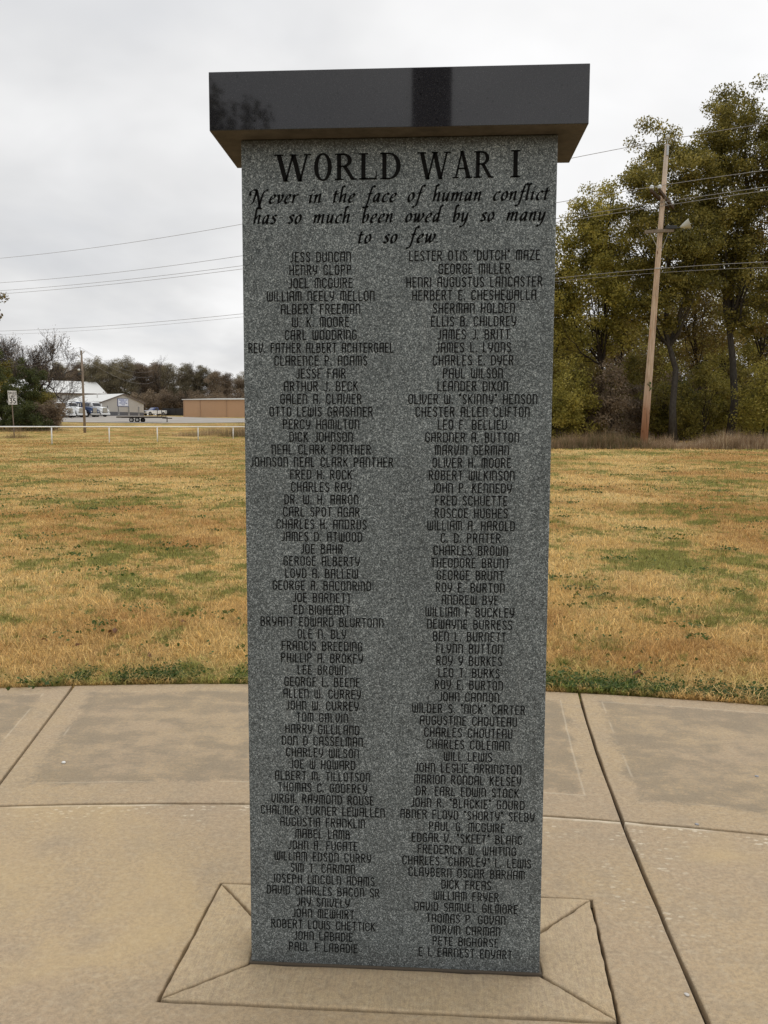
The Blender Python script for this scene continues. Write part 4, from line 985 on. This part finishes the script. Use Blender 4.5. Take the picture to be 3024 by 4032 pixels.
trunkp = [np.array(at(px, row, 99)) - np.array(brk.location) for px, row in ((84, 846), (92, 830), (104, 832), (115, 842), (124, 856), (133, 868), (138, 872))]
mb.tube(trunkp, [.10, .09, .08, .06, .045, .03, .02], 6)
for i in range(26):
    k = int(r3.integers(1, 6)); s = trunkp[k]; e = s + np.array([r3.uniform(-.4, 1.6), r3.uniform(-.5, .5), r3.uniform(-2.0, 1.3)])
    mb.tube(curve3(s, e, np.array([0, 0, .15]), r3, 5), [.03, .024, .018, .013, .01], 4, False)
    for j in range(3):
        f = s + (e - s) * r3.uniform(.4, 1); mb.tube([f, f + r3.normal(0, .35, 3)], [.012, .008], 3, False)
fast_build(mb, "limb", M_BARK2, brk)
# oak reaching in from beyond the left edge
b = on(-62, 46); oc = env_px(b, 46, [(-30, 648, 44, 26), (-34, 682, 44, 20), (-110, 640, 90, 90), (-120, 560, 80, 80)])
tree("oak_tree", "russet oak whose leafy branch tips reach in at the left picture edge", b, max(e[2] + e[5] for e in oc), .25, oc, M_RUST, seed=401, nclump=230, leaves=26000, lsize=.17, clump=.42, nl=12)

# ------------------------------------------------------------------ far wood on the left
r4 = np.random.default_rng(77); protos = []
for i, (m, lv) in enumerate(((M_BROWN, 22000), (M_FOLIVE, 20000), (M_BROWN, 17000), (M_FOLIVE, 20000))):
    H = 16.0; env = [(r4.normal(0, .6), 0, H * .70, 2.7, 2.7, H * .28), (r4.normal(0, 1), 0, H * .42, 3.4, 3.0, H * .26), (1.2, 0, H * .82, 1.6, 1.6, H * .15), (-1.4, 0, H * .75, 1.7, 1.6, H * .16)]
    protos.append(dict(H=H, tr=.24, env=env, leafm=m, seed=500 + i, leaves=lv, lsize=.21, clump=1.15, nclump=100, nl=9, twigs=2))
GF = "brown trees of the far wood behind the lots"
LF = ["dull brown tree in the far wood behind the sheds and lot", "dark olive tree in the far wood behind the sheds and lot"]
roots = {}
def far_tree(px, d, row):
    b = on(px, d); k = int(r4.integers(0, 4)); H = at(px, row, d)[2] - b[2]; s = H / 16.0; rz = r4.uniform(0, 6.28)
    if k not in roots:
        q = dict(protos[k]); roots[k] = tree("wood_tree", LF[k % 2], (0, 0, 0), group=GF, p=b, bark=M_BARK2, **{a: c for a, c in q.items()}) if False else None
        t = thing("wood_tree", LF[k % 2], "tree", b, 0, GF); mb, LV = tree_parts(seed=q['seed'], H=q['H'], tr=q['tr'], env=q['env'], nl=q['nl'], nclump=q['nclump'], leaves=q['leaves'], lsize=q['lsize'], clump=q['clump'], twigs=q['twigs'])
        fast_build(mb, "trunk", M_BARK2, t); link_mesh("crown", poly_mesh("crown", LV, 4), q['leafm'], t); roots[k] = t
        t.location = tuple(b); t.rotation_euler = (0, 0, rz); t.scale = (s * 1.1, s * 1.1, s)
    else: copy_thing(roots[k], b, rz, None, (s * 1.1, s * 1.1, s))
skyline = [(-80, 770), (60, 782), (130, 783), (175, 776), (215, 772), (240, 780), (262, 768), (300, 772), (330, 778), (352, 776), (372, 784), (400, 786), (430, 792), (455, 796), (480, 800), (505, 810), (523, 796), (560, 790), (700, 800), (900, 812), (1150, 825)]
for px in np.arange(-60, 1120, 22):
    far_tree(px + r4.uniform(-5, 5), r4.uniform(222, 240), np.interp(px, *zip(*skyline)) + r4.uniform(-7, 9))
for px in np.arange(-50, 1120, 34):
    far_tree(px + r4.uniform(-8, 8), r4.uniform(246, 262), np.interp(px, *zip(*skyline)) + r4.uniform(0, 14))
for i, px in enumerate(np.arange(120, 1100, 16)):          # scrub under the far wood
    b = on(px, 216 + r4.uniform(-3, 3))
    if i == 0: scrub = bush("scrub_bush", "dull scrub bush at the foot of the far wood", b, [(0, 0, 2.2, 2.2, 1.6, 2.2), (.8, 0, 3.2, 1.4, 1.2, 1.6)], M_BROWN, 600, 6000, .22, .9, "scrub at the foot of the far wood", nclump=40)
    else: copy_thing(scrub, b, r4.uniform(0, 6), None, r4.uniform(.8, 1.35))
for lab, px, row, d, sd in (("bare pale tree sticking up from the far wood above the pickup truck", 347, 766, 226, 701), ("bare pale tree sticking up from the far wood above the tan building", 432, 780, 228, 702)):
    b = on(px, d); bare_tree("bare_tree", lab, b, at(px, row, d)[2] - b[2], .2, sd, group="bare trees in the far wood", depth=5, spread=.42)
# ------------------------------------------------------------------ gravel lot and sheds
def gravel(t, b):
    n = noise(t, geo(t), .25, 5, .65); f = noise(t, geo(t), 6, 4, .7)
    c = mix(t, n.step(.35, .7), (.30, .275, .245), (.38, .35, .31)); c = mix(t, f.step(.5, .75) * .4, c, (.22, .2, .175))
    t.links.new(c.k, b.inputs['Base Color'])
M_GRAVEL = material("gravel", rough=.95, fn=gravel, spec=.15)
def patch(name, edges, nx, nd, mat, off):
    """ground-hugging sheet: edges = [(px, near depth, far depth)]"""
    vs, fs = [], []; E = np.array(edges, float)
    for i in range(nx + 1):
        px = E[0, 0] + (E[-1, 0] - E[0, 0]) * i / nx; n0 = np.interp(px, E[:, 0], E[:, 1]); f0 = np.interp(px, E[:, 0], E[:, 2])
        for j in range(nd + 1):
            p = on(px, n0 + (f0 - n0) * j / nd); vs.append((p[0], p[1], p[2] + off))
    for i in range(nx):
        for j in range(nd): a = i * (nd + 1) + j; fs.append((a, a + 1, a + nd + 2, a + nd + 1))
    return struct(mesh_obj(name, vs, fs, mat, smooth=True))
patch("gravel_lot", [(-80, 131, 190), (100, 129, 190), (132, 130, 190), (240, 127, 190), (350, 125, 178), (440, 127, 163), (530, 131, 158), (700, 140, 160)], 90, 26, M_GRAVEL, .05)

def metal_sheet(name, col, rib=.3, amt=.18, rough=.45):
    def fn(t, b):
        x, y, z = sep(t, objco(t)); n = noise(t, objco(t), .5, 5, .6)
        s = ((x + y) / rib)._m('FRACT').step(.0, .12).mn(((x + y) / rib)._m('FRACT').step(1.0, .88))
        c = mix(t, n.step(.35, .75) * amt, col, tuple(v * .6 for v in col)); c = mix(t, s.inv() * .18, c, tuple(v * .55 for v in col))
        t.links.new(c.k, b.inputs['Base Color']); bump(t, b, s, .3, .02)
    return material(name, rough=rough, fn=fn, spec=.4)
M_WALLG = metal_sheet("grey_wall_metal", (.44, .415, .375)); M_WAIN = metal_sheet("charcoal_wall_metal", (.105, .105, .115)); M_ROOFW = metal_sheet("white_roof_metal", (.66, .66, .635), .4, .12)
M_TANW = metal_sheet("tan_wall_metal", (.46, .285, .165), .3, .12); M_TRIMW = weathered("trim_white", (.55, .54, .52), .5); M_TRIMD = weathered("trim_brown", (.13, .10, .085), .6); M_GLASSD = material("dark_glass", (.012, .013, .015), .12)
M_BARNW = metal_sheet("pale_wall_metal", (.40, .40, .40))
def gable_shed(name, label, corner, rz, Wg, L, he, hr, wallm, wainm, roofm, ovh=.25, wain=1.0):
    """local: gable front along x at y=0, ridge runs back along y; corner = front left foot"""
    t = thing(name, label, "building", corner, rz)
    z0 = -1.2
    w = MB(); zb = wain if wainm else z0
    P = [(0, zb), (Wg, zb), (Wg, he), (Wg / 2, hr), (0, he)]
    n = 5; vs = [(x, 0, z) for x, z in P] + [(x, L, z) for x, z in P]
    w.add(vs, [(0, 1, 2, 3, 4), (9, 8, 7, 6, 5), (0, 4, 9, 5), (1, 6, 7, 2)]); w.build("wall", wallm, t)
    if wainm:
        MB().box((Wg / 2, L / 2, (zb + z0) / 2 - .01), (Wg + .06, L + .06, zb - z0)).build("wainscot", wainm, t)
    r = MB(); th = .12
    sl = (hr - he) / (Wg / 2)
    for s in (0, 1):
        xe = -ovh if s == 0 else Wg + ovh; ze = he - sl * ovh
        pts = [(xe, ze + .02), (Wg / 2, hr + .02), (Wg / 2, hr + .02 + th), (xe, ze + .02 + th)]
        r.prism(pts, -ovh, L + ovh)
    rf = r.build("roof", roofm, t)
    tr = MB()
    tr.beam((-ovh, -ovh - .03, he - sl * ovh), (Wg / 2, -ovh - .03, hr), .06, .22).beam((Wg + ovh, -ovh - .03, he - sl * ovh), (Wg / 2, -ovh - .03, hr), .06, .22)
    tr.beam((-ovh - .04, -ovh, he - sl * ovh - .02), (-ovh - .04, L + ovh, he - sl * ovh - .02), .1, .16); tr.build("roof_trim", M_TRIMD, rf)
    return t
th = math.radians(56)
c0 = on(220.6, 182); rz = math.atan2(RH[1], RH[0]) + th; WG = 11.4
he = at(220, 868, 182)[2] - c0[2]; hr = at(265, 852.5, 189)[2] - c0[2]
shop = gable_shed("repair_shop", "grey metal shop with charcoal wainscot, slit windows and a blue-framed sign on its gable", c0, rz, WG, 13.5, he, hr, M_WALLG, M_WAIN, M_ROOFW, wain=1.0)
for fx in (.125, .38, .625, .87):
    wnd = MB()
    for (a, z, sx_, sz_) in ((-.17, 1.35, .07, 1.9), (.17, 1.35, .07, 1.9)): wnd.box((fx * WG + a * .8, -.05, z + .0), (sx_, .1, sz_))
    wnd.box((fx * WG, -.05, .40), (.42, .14, .1)); wn = wnd.build("window", M_TRIMW, shop)
    MB().box((fx * WG, -.035, 1.37), (.21, .05, 1.82)).build("pane", M_GLASSD, wn)
sgx, sgz, sw_, sh_ = WG * .49, he + .02, 2.9, 1.72
sgn = MB().box((sgx, -.06, sgz), (sw_, .1, sh_)).build("shop_sign", material("sign_blue", (.055, .085, .24), .5), shop)
MB().box((sgx, -.115, sgz), (sw_ - .2, .03, sh_ - .2)).build("sign_panel", weathered("sign_panel_white", (.70, .73, .80), .5, .08), sgn)
M_SGB = material("sign_ink_blue", (.06, .10, .32), .6)
sign_text("sign_lettering", [("TRUCKING, LLC", sgx - 1.25, sgx + 1.25, sgz + .38, .27, .12), ("SEMI TRUCK", sgx - .9, sgx + .9, sgz + .06, .2, .12), ("TRAILER & REPAIRS", sgx - 1.1, sgx + 1.1, sgz - .24, .2, .12), ("TRUCKING", sgx - 1.1, sgx + 1.1, sgz - .58, .17, .12)], sgn, lambda u, v: (u, -.134, v), M_SGB)
# lean-to openings on the side wall
for k, (y0, y1) in enumerate(((1.2, 4.6), (5.2, 8.6), (9.2, 12.6))):
    MB().box((-.05, (y0 + y1) / 2, 1.3), (.09, y1 - y0, 2.6)).build("overhead_door", material("door_grey", (.16, .15, .145), .6), shop)
MB().tube([(WG * .27, 5.5, he + .4), (WG * .27, 5.5, he + 2.0)], .12, 8).build("vent_pipe", M_TRIMW, shop)
# larger barn behind, turned the other way
tb = math.radians(-33); e0 = on(230, 214); heb = at(228, 851.5, 214)[2] - e0[2]; hrb = at(176, 826, 222)[2] - e0[2]
rzb = math.atan2(RH[1], RH[0]) + math.radians(33)
# local x runs along the eave to the right, y away: build as a shed whose gable faces right
barn = thing("barn", "large pale metal barn with white roof behind the repair shop", "building", e0, rzb)
LB, DB = 26.0, 21.0
w = MB(); w.add([(-LB, 0, -1), (0, 0, -1), (0, DB, -1), (-LB, DB, -1), (-LB, 0, heb), (0, 0, heb), (0, DB, heb), (-LB, DB, heb), (-LB, DB / 2, hrb), (0, DB / 2, hrb)], [(0, 1, 5, 4), (1, 2, 6, 9, 5), (2, 3, 7, 6), (3, 0, 4, 8, 7)]).build("wall", M_BARNW, barn)
r = MB(); sl = (hrb - heb) / (DB / 2)
for s in (0, 1):
    ye = -.4 if s == 0 else DB + .4; ze = heb - sl * .4
    q = [(ye, ze + .03), (DB / 2, hrb + .03), (DB / 2, hrb + .18), (ye, ze + .18)]
    r.add([(-LB - .3, y, z) for y, z in q] + [(.3, y, z) for y, z in q], [(0, 1, 2, 3), (7, 6, 5, 4), (0, 4, 5, 1), (1, 5, 6, 2), (2, 6, 7, 3), (3, 7, 4, 0)])
rf = r.build("roof", M_ROOFW, barn); MB().box((-LB / 2, -.46, heb - sl * .4 + .05), (LB + .5, .1, .3)).build("roof_trim", M_TRIMD, rf)
# tan building
c2 = on(397, 172); rz2 = math.atan2(RH[1], RH[0]) - math.radians(9)
tanb = thing("tan_building", "long low tan metal building with a white roof edge beside the memorial", "building", c2, rz2)
ht = at(394, 864, 172)[2] - c2[2]; LT = 24.0
MB().box((LT / 2, 6, ht / 2 - 1), (LT, 12, ht + 2)).build("wall", M_TANW, tanb)
MB().prism([(-.25, ht + .02), (LT + .25, ht + .02), (LT + .25, ht + .16), (-.25, ht + .16)], -.3, 12.3).prism([(-.25, ht + .17), (LT + .25, ht + .17), (LT + .25, ht + .34), (LT * .3, ht + .32)], .2, 12.3).build("roof", M_ROOFW, tanb)
for x in (0.02, 3.6, 9.2, 15.0, LT - .02):
    MB().box((x, -.04, ht / 2 - .6), (.14, .1, ht + 1.2)).build("corner_post" if x in (.02, LT - .02) else "seam_post", weathered("tan_trim", (.36, .23, .14), .6), tanb)
# black privacy fence behind the pickup
M_BFENCE = metal_sheet("black_fence_panel", (.022, .022, .024), .2)
q0, q1 = on(352, 200), on(420, 196)
bf = thing("privacy_fence", "black privacy fence between the pickup truck and the tan building", "fence", q0)
v = np.array(q1) - np.array(q0); hb = 15.5 * 200 / 1797
MB().beam((0, 0, hb / 2 - .5), v + [0, 0, hb / 2 - .5], .06, hb + 1).build("panel", M_BFENCE, bf)
for k in np.linspace(0, 1, 6): MB().box(tuple(v * k + [0, -.08, hb / 2 - .4]), (.1, .1, hb + .9)).build("post", M_BLACK, bf)

# ------------------------------------------------------------------ vehicles
M_TYRE = weathered("tyre_rubber", (.022, .021, .02), .9, .3); M_RIM = weathered("wheel_rim", (.50, .49, .47), .45, .2, metal=.3); M_CHROME = weathered("chrome", (.62, .62, .60), .3, .1, metal=.5)
M_TW = weathered("truck_white", (.76, .77, .77), .35, .12, .7); M_TB = weathered("truck_blue", (.030, .055, .13), .35, .12, .7); M_TGRILL = weathered("grille_metal", (.34, .31, .24), .45, .25); M_TDARK = weathered("dark_trim", (.02, .022, .027), .5)
M_LIGHT = material("lamp_lens", (.62, .62, .58), .2)
def wheel(parent, x, y, r, w, side):
    o = bpy.data.objects.new("wheel", None); COL.objects.link(o); o.parent = parent; o.location = (x, y, r)
    MB().disc((0, 0, 0), (0, 1, 0), r, w, 22, [(r * .56, -w / 2), (r * .9, -w / 2), (r, -w * .33), (r, w * .33), (r * .9, w / 2), (r * .56, w / 2), (r * .56, -w / 2)]).build("tyre", M_TYRE, o, True)
    MB().disc((0, side * w * .22, 0), (0, side, 0), r * .56, .1, 18, [(0, -.06), (r * .57, -.06), (r * .56, .06), (r * .48, .07), (r * .42, 0), (r * .2, .0), (r * .18, .09), (0, .1)]).build("rim", M_RIM, o, True)
def semi(label, px, d, rz, body, hood, sleeper=None):
    t = thing("semi_truck", label, "truck", on(px, d), rz, "semi trucks parked in a row on the lot")
    for s in (-1, 1): MB().box((-1.0, s * .42, .78), (7.6, .12, .24)).build("frame_rail", M_TDARK, t)
    hd = MB().prism([(1.15, .95), (3.25, .95), (3.32, 1.25), (3.30, 1.72), (3.1, 1.84), (1.15, 2.12)], -.82, .82).build("hood", hood, t, bevel=.10)
    for s in (-1, 1):
        f = [(1.45, 1.0)] + [(2.25 + .80 * math.cos(a), .75 + .72 * math.sin(a)) for a in np.linspace(PI, 0, 9)] + [(3.28, .75), (3.36, .95), (3.2, 1.45), (1.7, 1.62), (1.4, 1.5)]
        MB().prism(f, s * .80 if s > 0 else -1.18, 1.18 if s > 0 else -.80).build("fender", body, t, bevel=.04)
        MB().box((3.33, s * .96, 1.08), (.10, .26, .18)).build("headlight", M_LIGHT, t, bevel=.03)
    g = MB().box((3.36, 0, 1.32), (.10, 1.10, .95)).build("grille", M_TGRILL, t, bevel=.03)
    bars = MB()
    for k in range(9): bars.box((3.415, -.48 + k * .12, 1.32), (.02, .025, .86))
    bars.build("grille_bars", M_CHROME, g)
    MB().prism([(3.30, .38), (3.52, .42), (3.54, .74), (3.30, .78)], -1.2, 1.2).build("bumper", M_TW if body is M_TW else M_CHROME, t, bevel=.03)
    MB().prism([(-.45, .85), (1.2, .85), (1.2, 2.05), (.86, 2.82), (.6, 2.93), (-.45, 2.95)], -1.08, 1.08).build("cab", body, t, bevel=.06)
    MB().prism([(1.215, 2.12), (.90, 2.78), (.92, 2.78), (1.245, 2.12)], -.96, .96).build("windshield", M_GLASSD, t)
    for s in (-1, 1):
        MB().prism([(-.15, 2.05), (.95, 2.05), (.72, 2.68), (-.15, 2.70)], s * 1.09 if s > 0 else -1.10, 1.10 if s > 0 else -1.09).build("side_window", M_GLASSD, t)
        MB().tube([(.95, s * 1.1, 2.1), (1.0, s * 1.35, 2.1), (1.0, s * 1.35, 2.75)], .025, 6).box((1.0, s * 1.36, 2.40), (.07, .22, .55)).build("mirror", M_CHROME if body is not M_TW else M_TW, t)
        MB().tube([(-.75, s * 1.0, .9), (-.75, s * 1.0, 3.35)], .075, 8).build("exhaust_stack", M_CHROME, t, True)
        MB().disc((.2, s * .98, .72), (1, 0, 0), .32, 1.1, 14).build("fuel_tank", M_CHROME, t, True)
        wheel(t, 2.25, s * 1.0, .52, .3, s)
        for x in (-2.9, -4.2): wheel(t, x, s * .92, .52, .55, s)
    if sleeper: MB().prism([(-2.1, .85), (-.5, .85), (-.5, 3.0), (-2.1, 3.0)], -1.15, 1.15).build("sleeper", sleeper, t, bevel=.08)
    MB().prism([(-4.0, 1.12), (-3.1, 1.12), (-3.1, 1.26), (-4.0, 1.26)], -.45, .45).build("fifth_wheel", M_TDARK, t)
    return t
rt = math.atan2(-FH[1], -FH[0]) + math.radians(63)
semi("white semi tractor mostly hidden by the olive shrub, leftmost of the row", 125, 160, rt, M_TW, M_TW)
semi("white semi tractor just left of the grey pole across the road", 150, 163, rt, M_TW, M_TW)
semi("dark blue semi tractor between two white ones", 176, 166.5, rt + .1, M_TB, M_TB, M_TB)
semi("white semi tractor nearest the shop's gable, rightmost of the row", 201, 169.5, rt, M_TW, M_TW)
def pickup(label, px, d, rz):
    t = thing("pickup_truck", label, "pickup truck", on(px, d), rz)
    MB().prism([(.95, .42), (2.75, .42), (2.85, .6), (2.82, 1.02), (2.7, 1.10), (1.15, 1.22), (.95, 1.2)], -.98, .98).build("front_body", M_TW, t, bevel=.05)
    MB().prism([(1.2, 1.215), (2.66, 1.10), (2.66, 1.13), (1.2, 1.245)], -.72, .72).build("hood", M_PB, t, bevel=.01)
    MB().prism([(-.65, .40), (.94, .40), (.94, 1.2), (-.65, 1.2)], -.98, .98).build("door_body", M_TW, t, bevel=.03)
    MB().prism([(-.62, 1.205), (1.15, 1.205), (.42, 1.86), (-.45, 1.88)], -.86, .86).build("cab", M_PB, t, bevel=.06)
    MB().prism([(1.16, 1.27), (.48, 1.82), (.50, 1.84), (1.19, 1.29)], -.74, .74).build("windshield", M_PGL, t)
    for s in (-1, 1):
        MB().prism([(-.42, 1.28), (.75, 1.28), (.33, 1.76), (-.34, 1.78)], s * .865 if s > 0 else -.875, .875 if s > 0 else -.865).build("side_window", M_GLASSD, t)
        MB().prism([(-2.75, .5), (-.68, .45), (-.68, 1.25), (-2.75, 1.25)], s * .9 if s > 0 else -.99, .99 if s > 0 else -.9).build("bed_side", M_TW, t, bevel=.02)
        MB().box((2.84, s * .72, .92), (.06, .34, .16)).build("headlight", M_LIGHT, t, bevel=.02)
        MB().box((.80, s * 1.06, 1.3), (.1, .2, .16)).build("mirror", M_TDARK, t, bevel=.02)
        for x in (1.85, -1.75):
            MB().disc((x, s * .90, .46), (0, 1, 0), .48, .19, 20).build("wheel_well", M_TDARK, t, True); wheel(t, x, s * .88, .40, .26, s)
    MB().box((-1.7, 0, .62), (2.0, 1.78, .1)).box((-2.74, 0, .9), (.07, 1.8, .65)).build("bed", M_TW, t)
    MB().box((2.86, 0, .88), (.06, 1.1, .3)).build("grille", M_TGRD, t, bevel=.02)
    MB().box((2.9, 0, .52), (.16, 1.9, .2)).build("bumper", M_CHROME, t, bevel=.04)
    return t
M_PB = weathered("pickup_blue", (.055, .09, .30), .3, .1); M_PGL = material("hazy_glass", (.16, .19, .28), .15); M_TGRD = weathered("grille_dark", (.09, .09, .095), .5)
pickup("white pickup truck with blue hood and cab beside the shop", 334, 197, math.atan2(-RH[1], -RH[0]) + math.radians(50))
# flatbed trailer
bt = on(310, 131); rzt = math.atan2(RH[1], RH[0]) - math.radians(6)
tr_ = thing("flatbed_trailer", "rusty empty flatbed trailer with tandem wheels on the gravel lot", "trailer", bt, rzt)
M_RUSTM = weathered("rusty_steel", (.060, .046, .036), .8, .5, 2); M_DECK = wood("deck_boards", (.10, .08, .06), (.17, .14, .105), (.08, .06, .045))
for s in (-1, 1): MB().box((-.35, s * .95, .76), (7.3, .10, .15)).build("side_rail", M_RUSTM, tr_)
dk = MB()
for k in range(8): dk.box((-3.55 + k * .92, 0, .88), (.84, 2.0, .06))
dk.build("deck", M_DECK, tr_)
MB().beam((3.2, .5, .66), (4.6, 0, .62), .1, .16).beam((3.2, -.5, .66), (4.6, 0, .62), .1, .16).build("drawbar", M_RUSTM, tr_)
MB().box((3.8, 0, .42), (.12, .12, .84)).box((3.8, 0, .04), (.3, .3, .05)).build("jack", M_RUSTM, tr_)
hr_ = MB()
for x in (2.6, 3.3): hr_.box((x, -.9, 1.45), (.08, .08, 1.2)).box((x, .9, 1.35), (.08, .08, 1.0)).box((x, 0, 1.2), (.06, 1.8, .06))
hr_.box((2.95, -.9, 1.15), (.74, .06, .07)).build("front_rack", M_RUSTM, tr_)
for x in (-.55, -1.5):
    for s in (-1, 1): wheel(tr_, x, s * 1.08, .38, .24, s)
MB().prism([(-2.1, .80), (0.0, .80), (-.1, .88), (-2.0, .88)], -1.22, -.96).prism([(-2.1, .80), (0.0, .80), (-.1, .88), (-2.0, .88)], .96, 1.22).build("fender", M_RUSTM, tr_)

# ------------------------------------------------------------------ things behind the viewer that the polished cap mirrors
def mirrored(px, row, dist):
    v = CF + CR * ((px * KP - 1512) / FOC) - CU * ((row * KP - 2016) / FOC); hit = CAM + v * ((-OV - CAM[1]) / v[1])
    rv = v * np.array([1, -1, 1]); rv = rv / math.hypot(rv[0], rv[1]); return hit + rv * dist
OD = 9.5
ob = mirrored(933, 210, OD); ow = 82 / 1797 * (OD + 2.45) * 1.0
obl = thing("stone_shaft", "tall dark square stone shaft in the middle of the plaza behind the viewer", "memorial", (ob[0], ob[1], -.03))
MB().box((0, 0, 4.6), (ow * .98, ow * .98, 9.2)).build("shaft", material("dark_stone", (.022, .022, .024), .6), obl, bevel=.02)
MB().box((0, 0, .2), (ow * 1.9, ow * 1.9, .4)).build("plinth", M_CONC, obl, bevel=.02)
tq = mirrored(475, 245, 26); tg = float(ground(tq[0], tq[1])); zc = tq[2]
tree("shade_tree", "leafy shade tree standing behind the viewer", (tq[0], tq[1], tg), zc + 2.6, .3, [(0, 0, zc - 1.0, 1.1, 1.6, 2.6), (1.0, 0, zc - 3.0, 2.0, 2, 1.7), (-1.5, 0, zc - 1.5, 2, 2, 3)], M_GREEN, seed=800, nclump=60, leaves=5200, lsize=.22, clump=.75, nl=9)

# ------------------------------------------------------------------ small things lying about
def hit_ground(px, row, z=0.0):
    v = CF + CR * ((px * KP - 1512) / FOC) - CU * ((row * KP - 2016) / FOC); return CAM + v * ((z - CAM[2]) / v[2])
M_STONE = weathered("pale_stone", (.52, .49, .45), .8, .3, 40); M_STONEG = weathered("grey_stone", (.30, .30, .31), .8, .3, 40)
def pebble(label, px, row, s, m, seed):
    p = hit_ground(px, row); r = np.random.default_rng(seed); bm = bmesh.new(); bmesh.ops.create_icosphere(bm, subdivisions=2, radius=1)
    k = r.normal(0, .5, (4, 3))
    for v in bm.verts:
        f = 1 + .16 * sum(math.sin(v.co.dot(Vector(q)) * 3) for q in k); v.co = Vector((v.co.x * s * f, v.co.y * s * .8 * f, v.co.z * s * .42 * f + s * .2))
    me = bpy.data.meshes.new("pebble"); bm.to_mesh(me); bm.free(); o = link_mesh("pebble", me, m, None, True); o.location = (p[0], p[1], 0); o.rotation_euler = (0, 0, r.uniform(0, 6)); tag(o, label, "pebble")
pebble("flat white stone chip on the left far slab", 139, 1648, .0125, material("white_chip", (.66, .65, .61), .8), 1)
pebble("small grey pebble on the right far slab near the picture edge", 1634, 1677, .010, M_STONEG, 2)
pebble("small grey pebble just below the cross joint on the right", 1504, 1781, .009, M_STONEG, 3)
pebble("pale pebble stuck in the right joint near the bottom edge", 1483, 2150, .008, M_STONE, 4)
M_DEAD = leaf_mat("dead_leaf_brown", [(0, (.07, .028, .012)), (.5, (.13, .055, .022)), (1, (.2, .10, .045))], .2)
def dead_leaf(label, px, row, s, seed):
    p = hit_ground(px, row, .02); p[2] = float(ground(p[0], p[1])) + .035; r = np.random.default_rng(seed); n = 18; vs = [(0, 0, .006)]
    for i in range(n):
        a = 2 * PI * i / n; rr = s * (.62 + .38 * math.cos(3.5 * a) ** 2) * (1.25 if abs(math.cos(a)) > .8 else 1); vs.append((rr * math.cos(a), rr * .6 * math.sin(a), .35 * s * math.sin(a * 2 + seed) + r.normal(0, .08 * s)))
    o = mesh_obj("dead_leaf", vs, [(0, 1 + i, 1 + (i + 1) % n) for i in range(n)], M_DEAD, None, True); o.location = tuple(p); o.rotation_euler = (r.normal(0, .35), r.normal(0, .35), r.uniform(0, 6)); tag(o, label, "leaf", "dead leaves lying in the grass")
for i, (lab, px, row, s) in enumerate((("curled brown oak leaf, the largest, on the grass just left of the memorial", 243, 1371, .055), ("reddish dead leaf in the grass close to the memorial's left side", 323, 1421, .032), ("small dark red leaf in the grass, left of centre of the left lawn", 170, 1398, .026),
                                     ("dead leaf high in the left lawn near the memorial", 397, 1350, .028), ("brown dead leaf in the grass right of the memorial, above the green strip", 1380, 1459, .05), ("tiny brown leaf at the far left of the lawn", 97, 1388, .028))):
    dead_leaf(lab, px, row, s, i + 1)
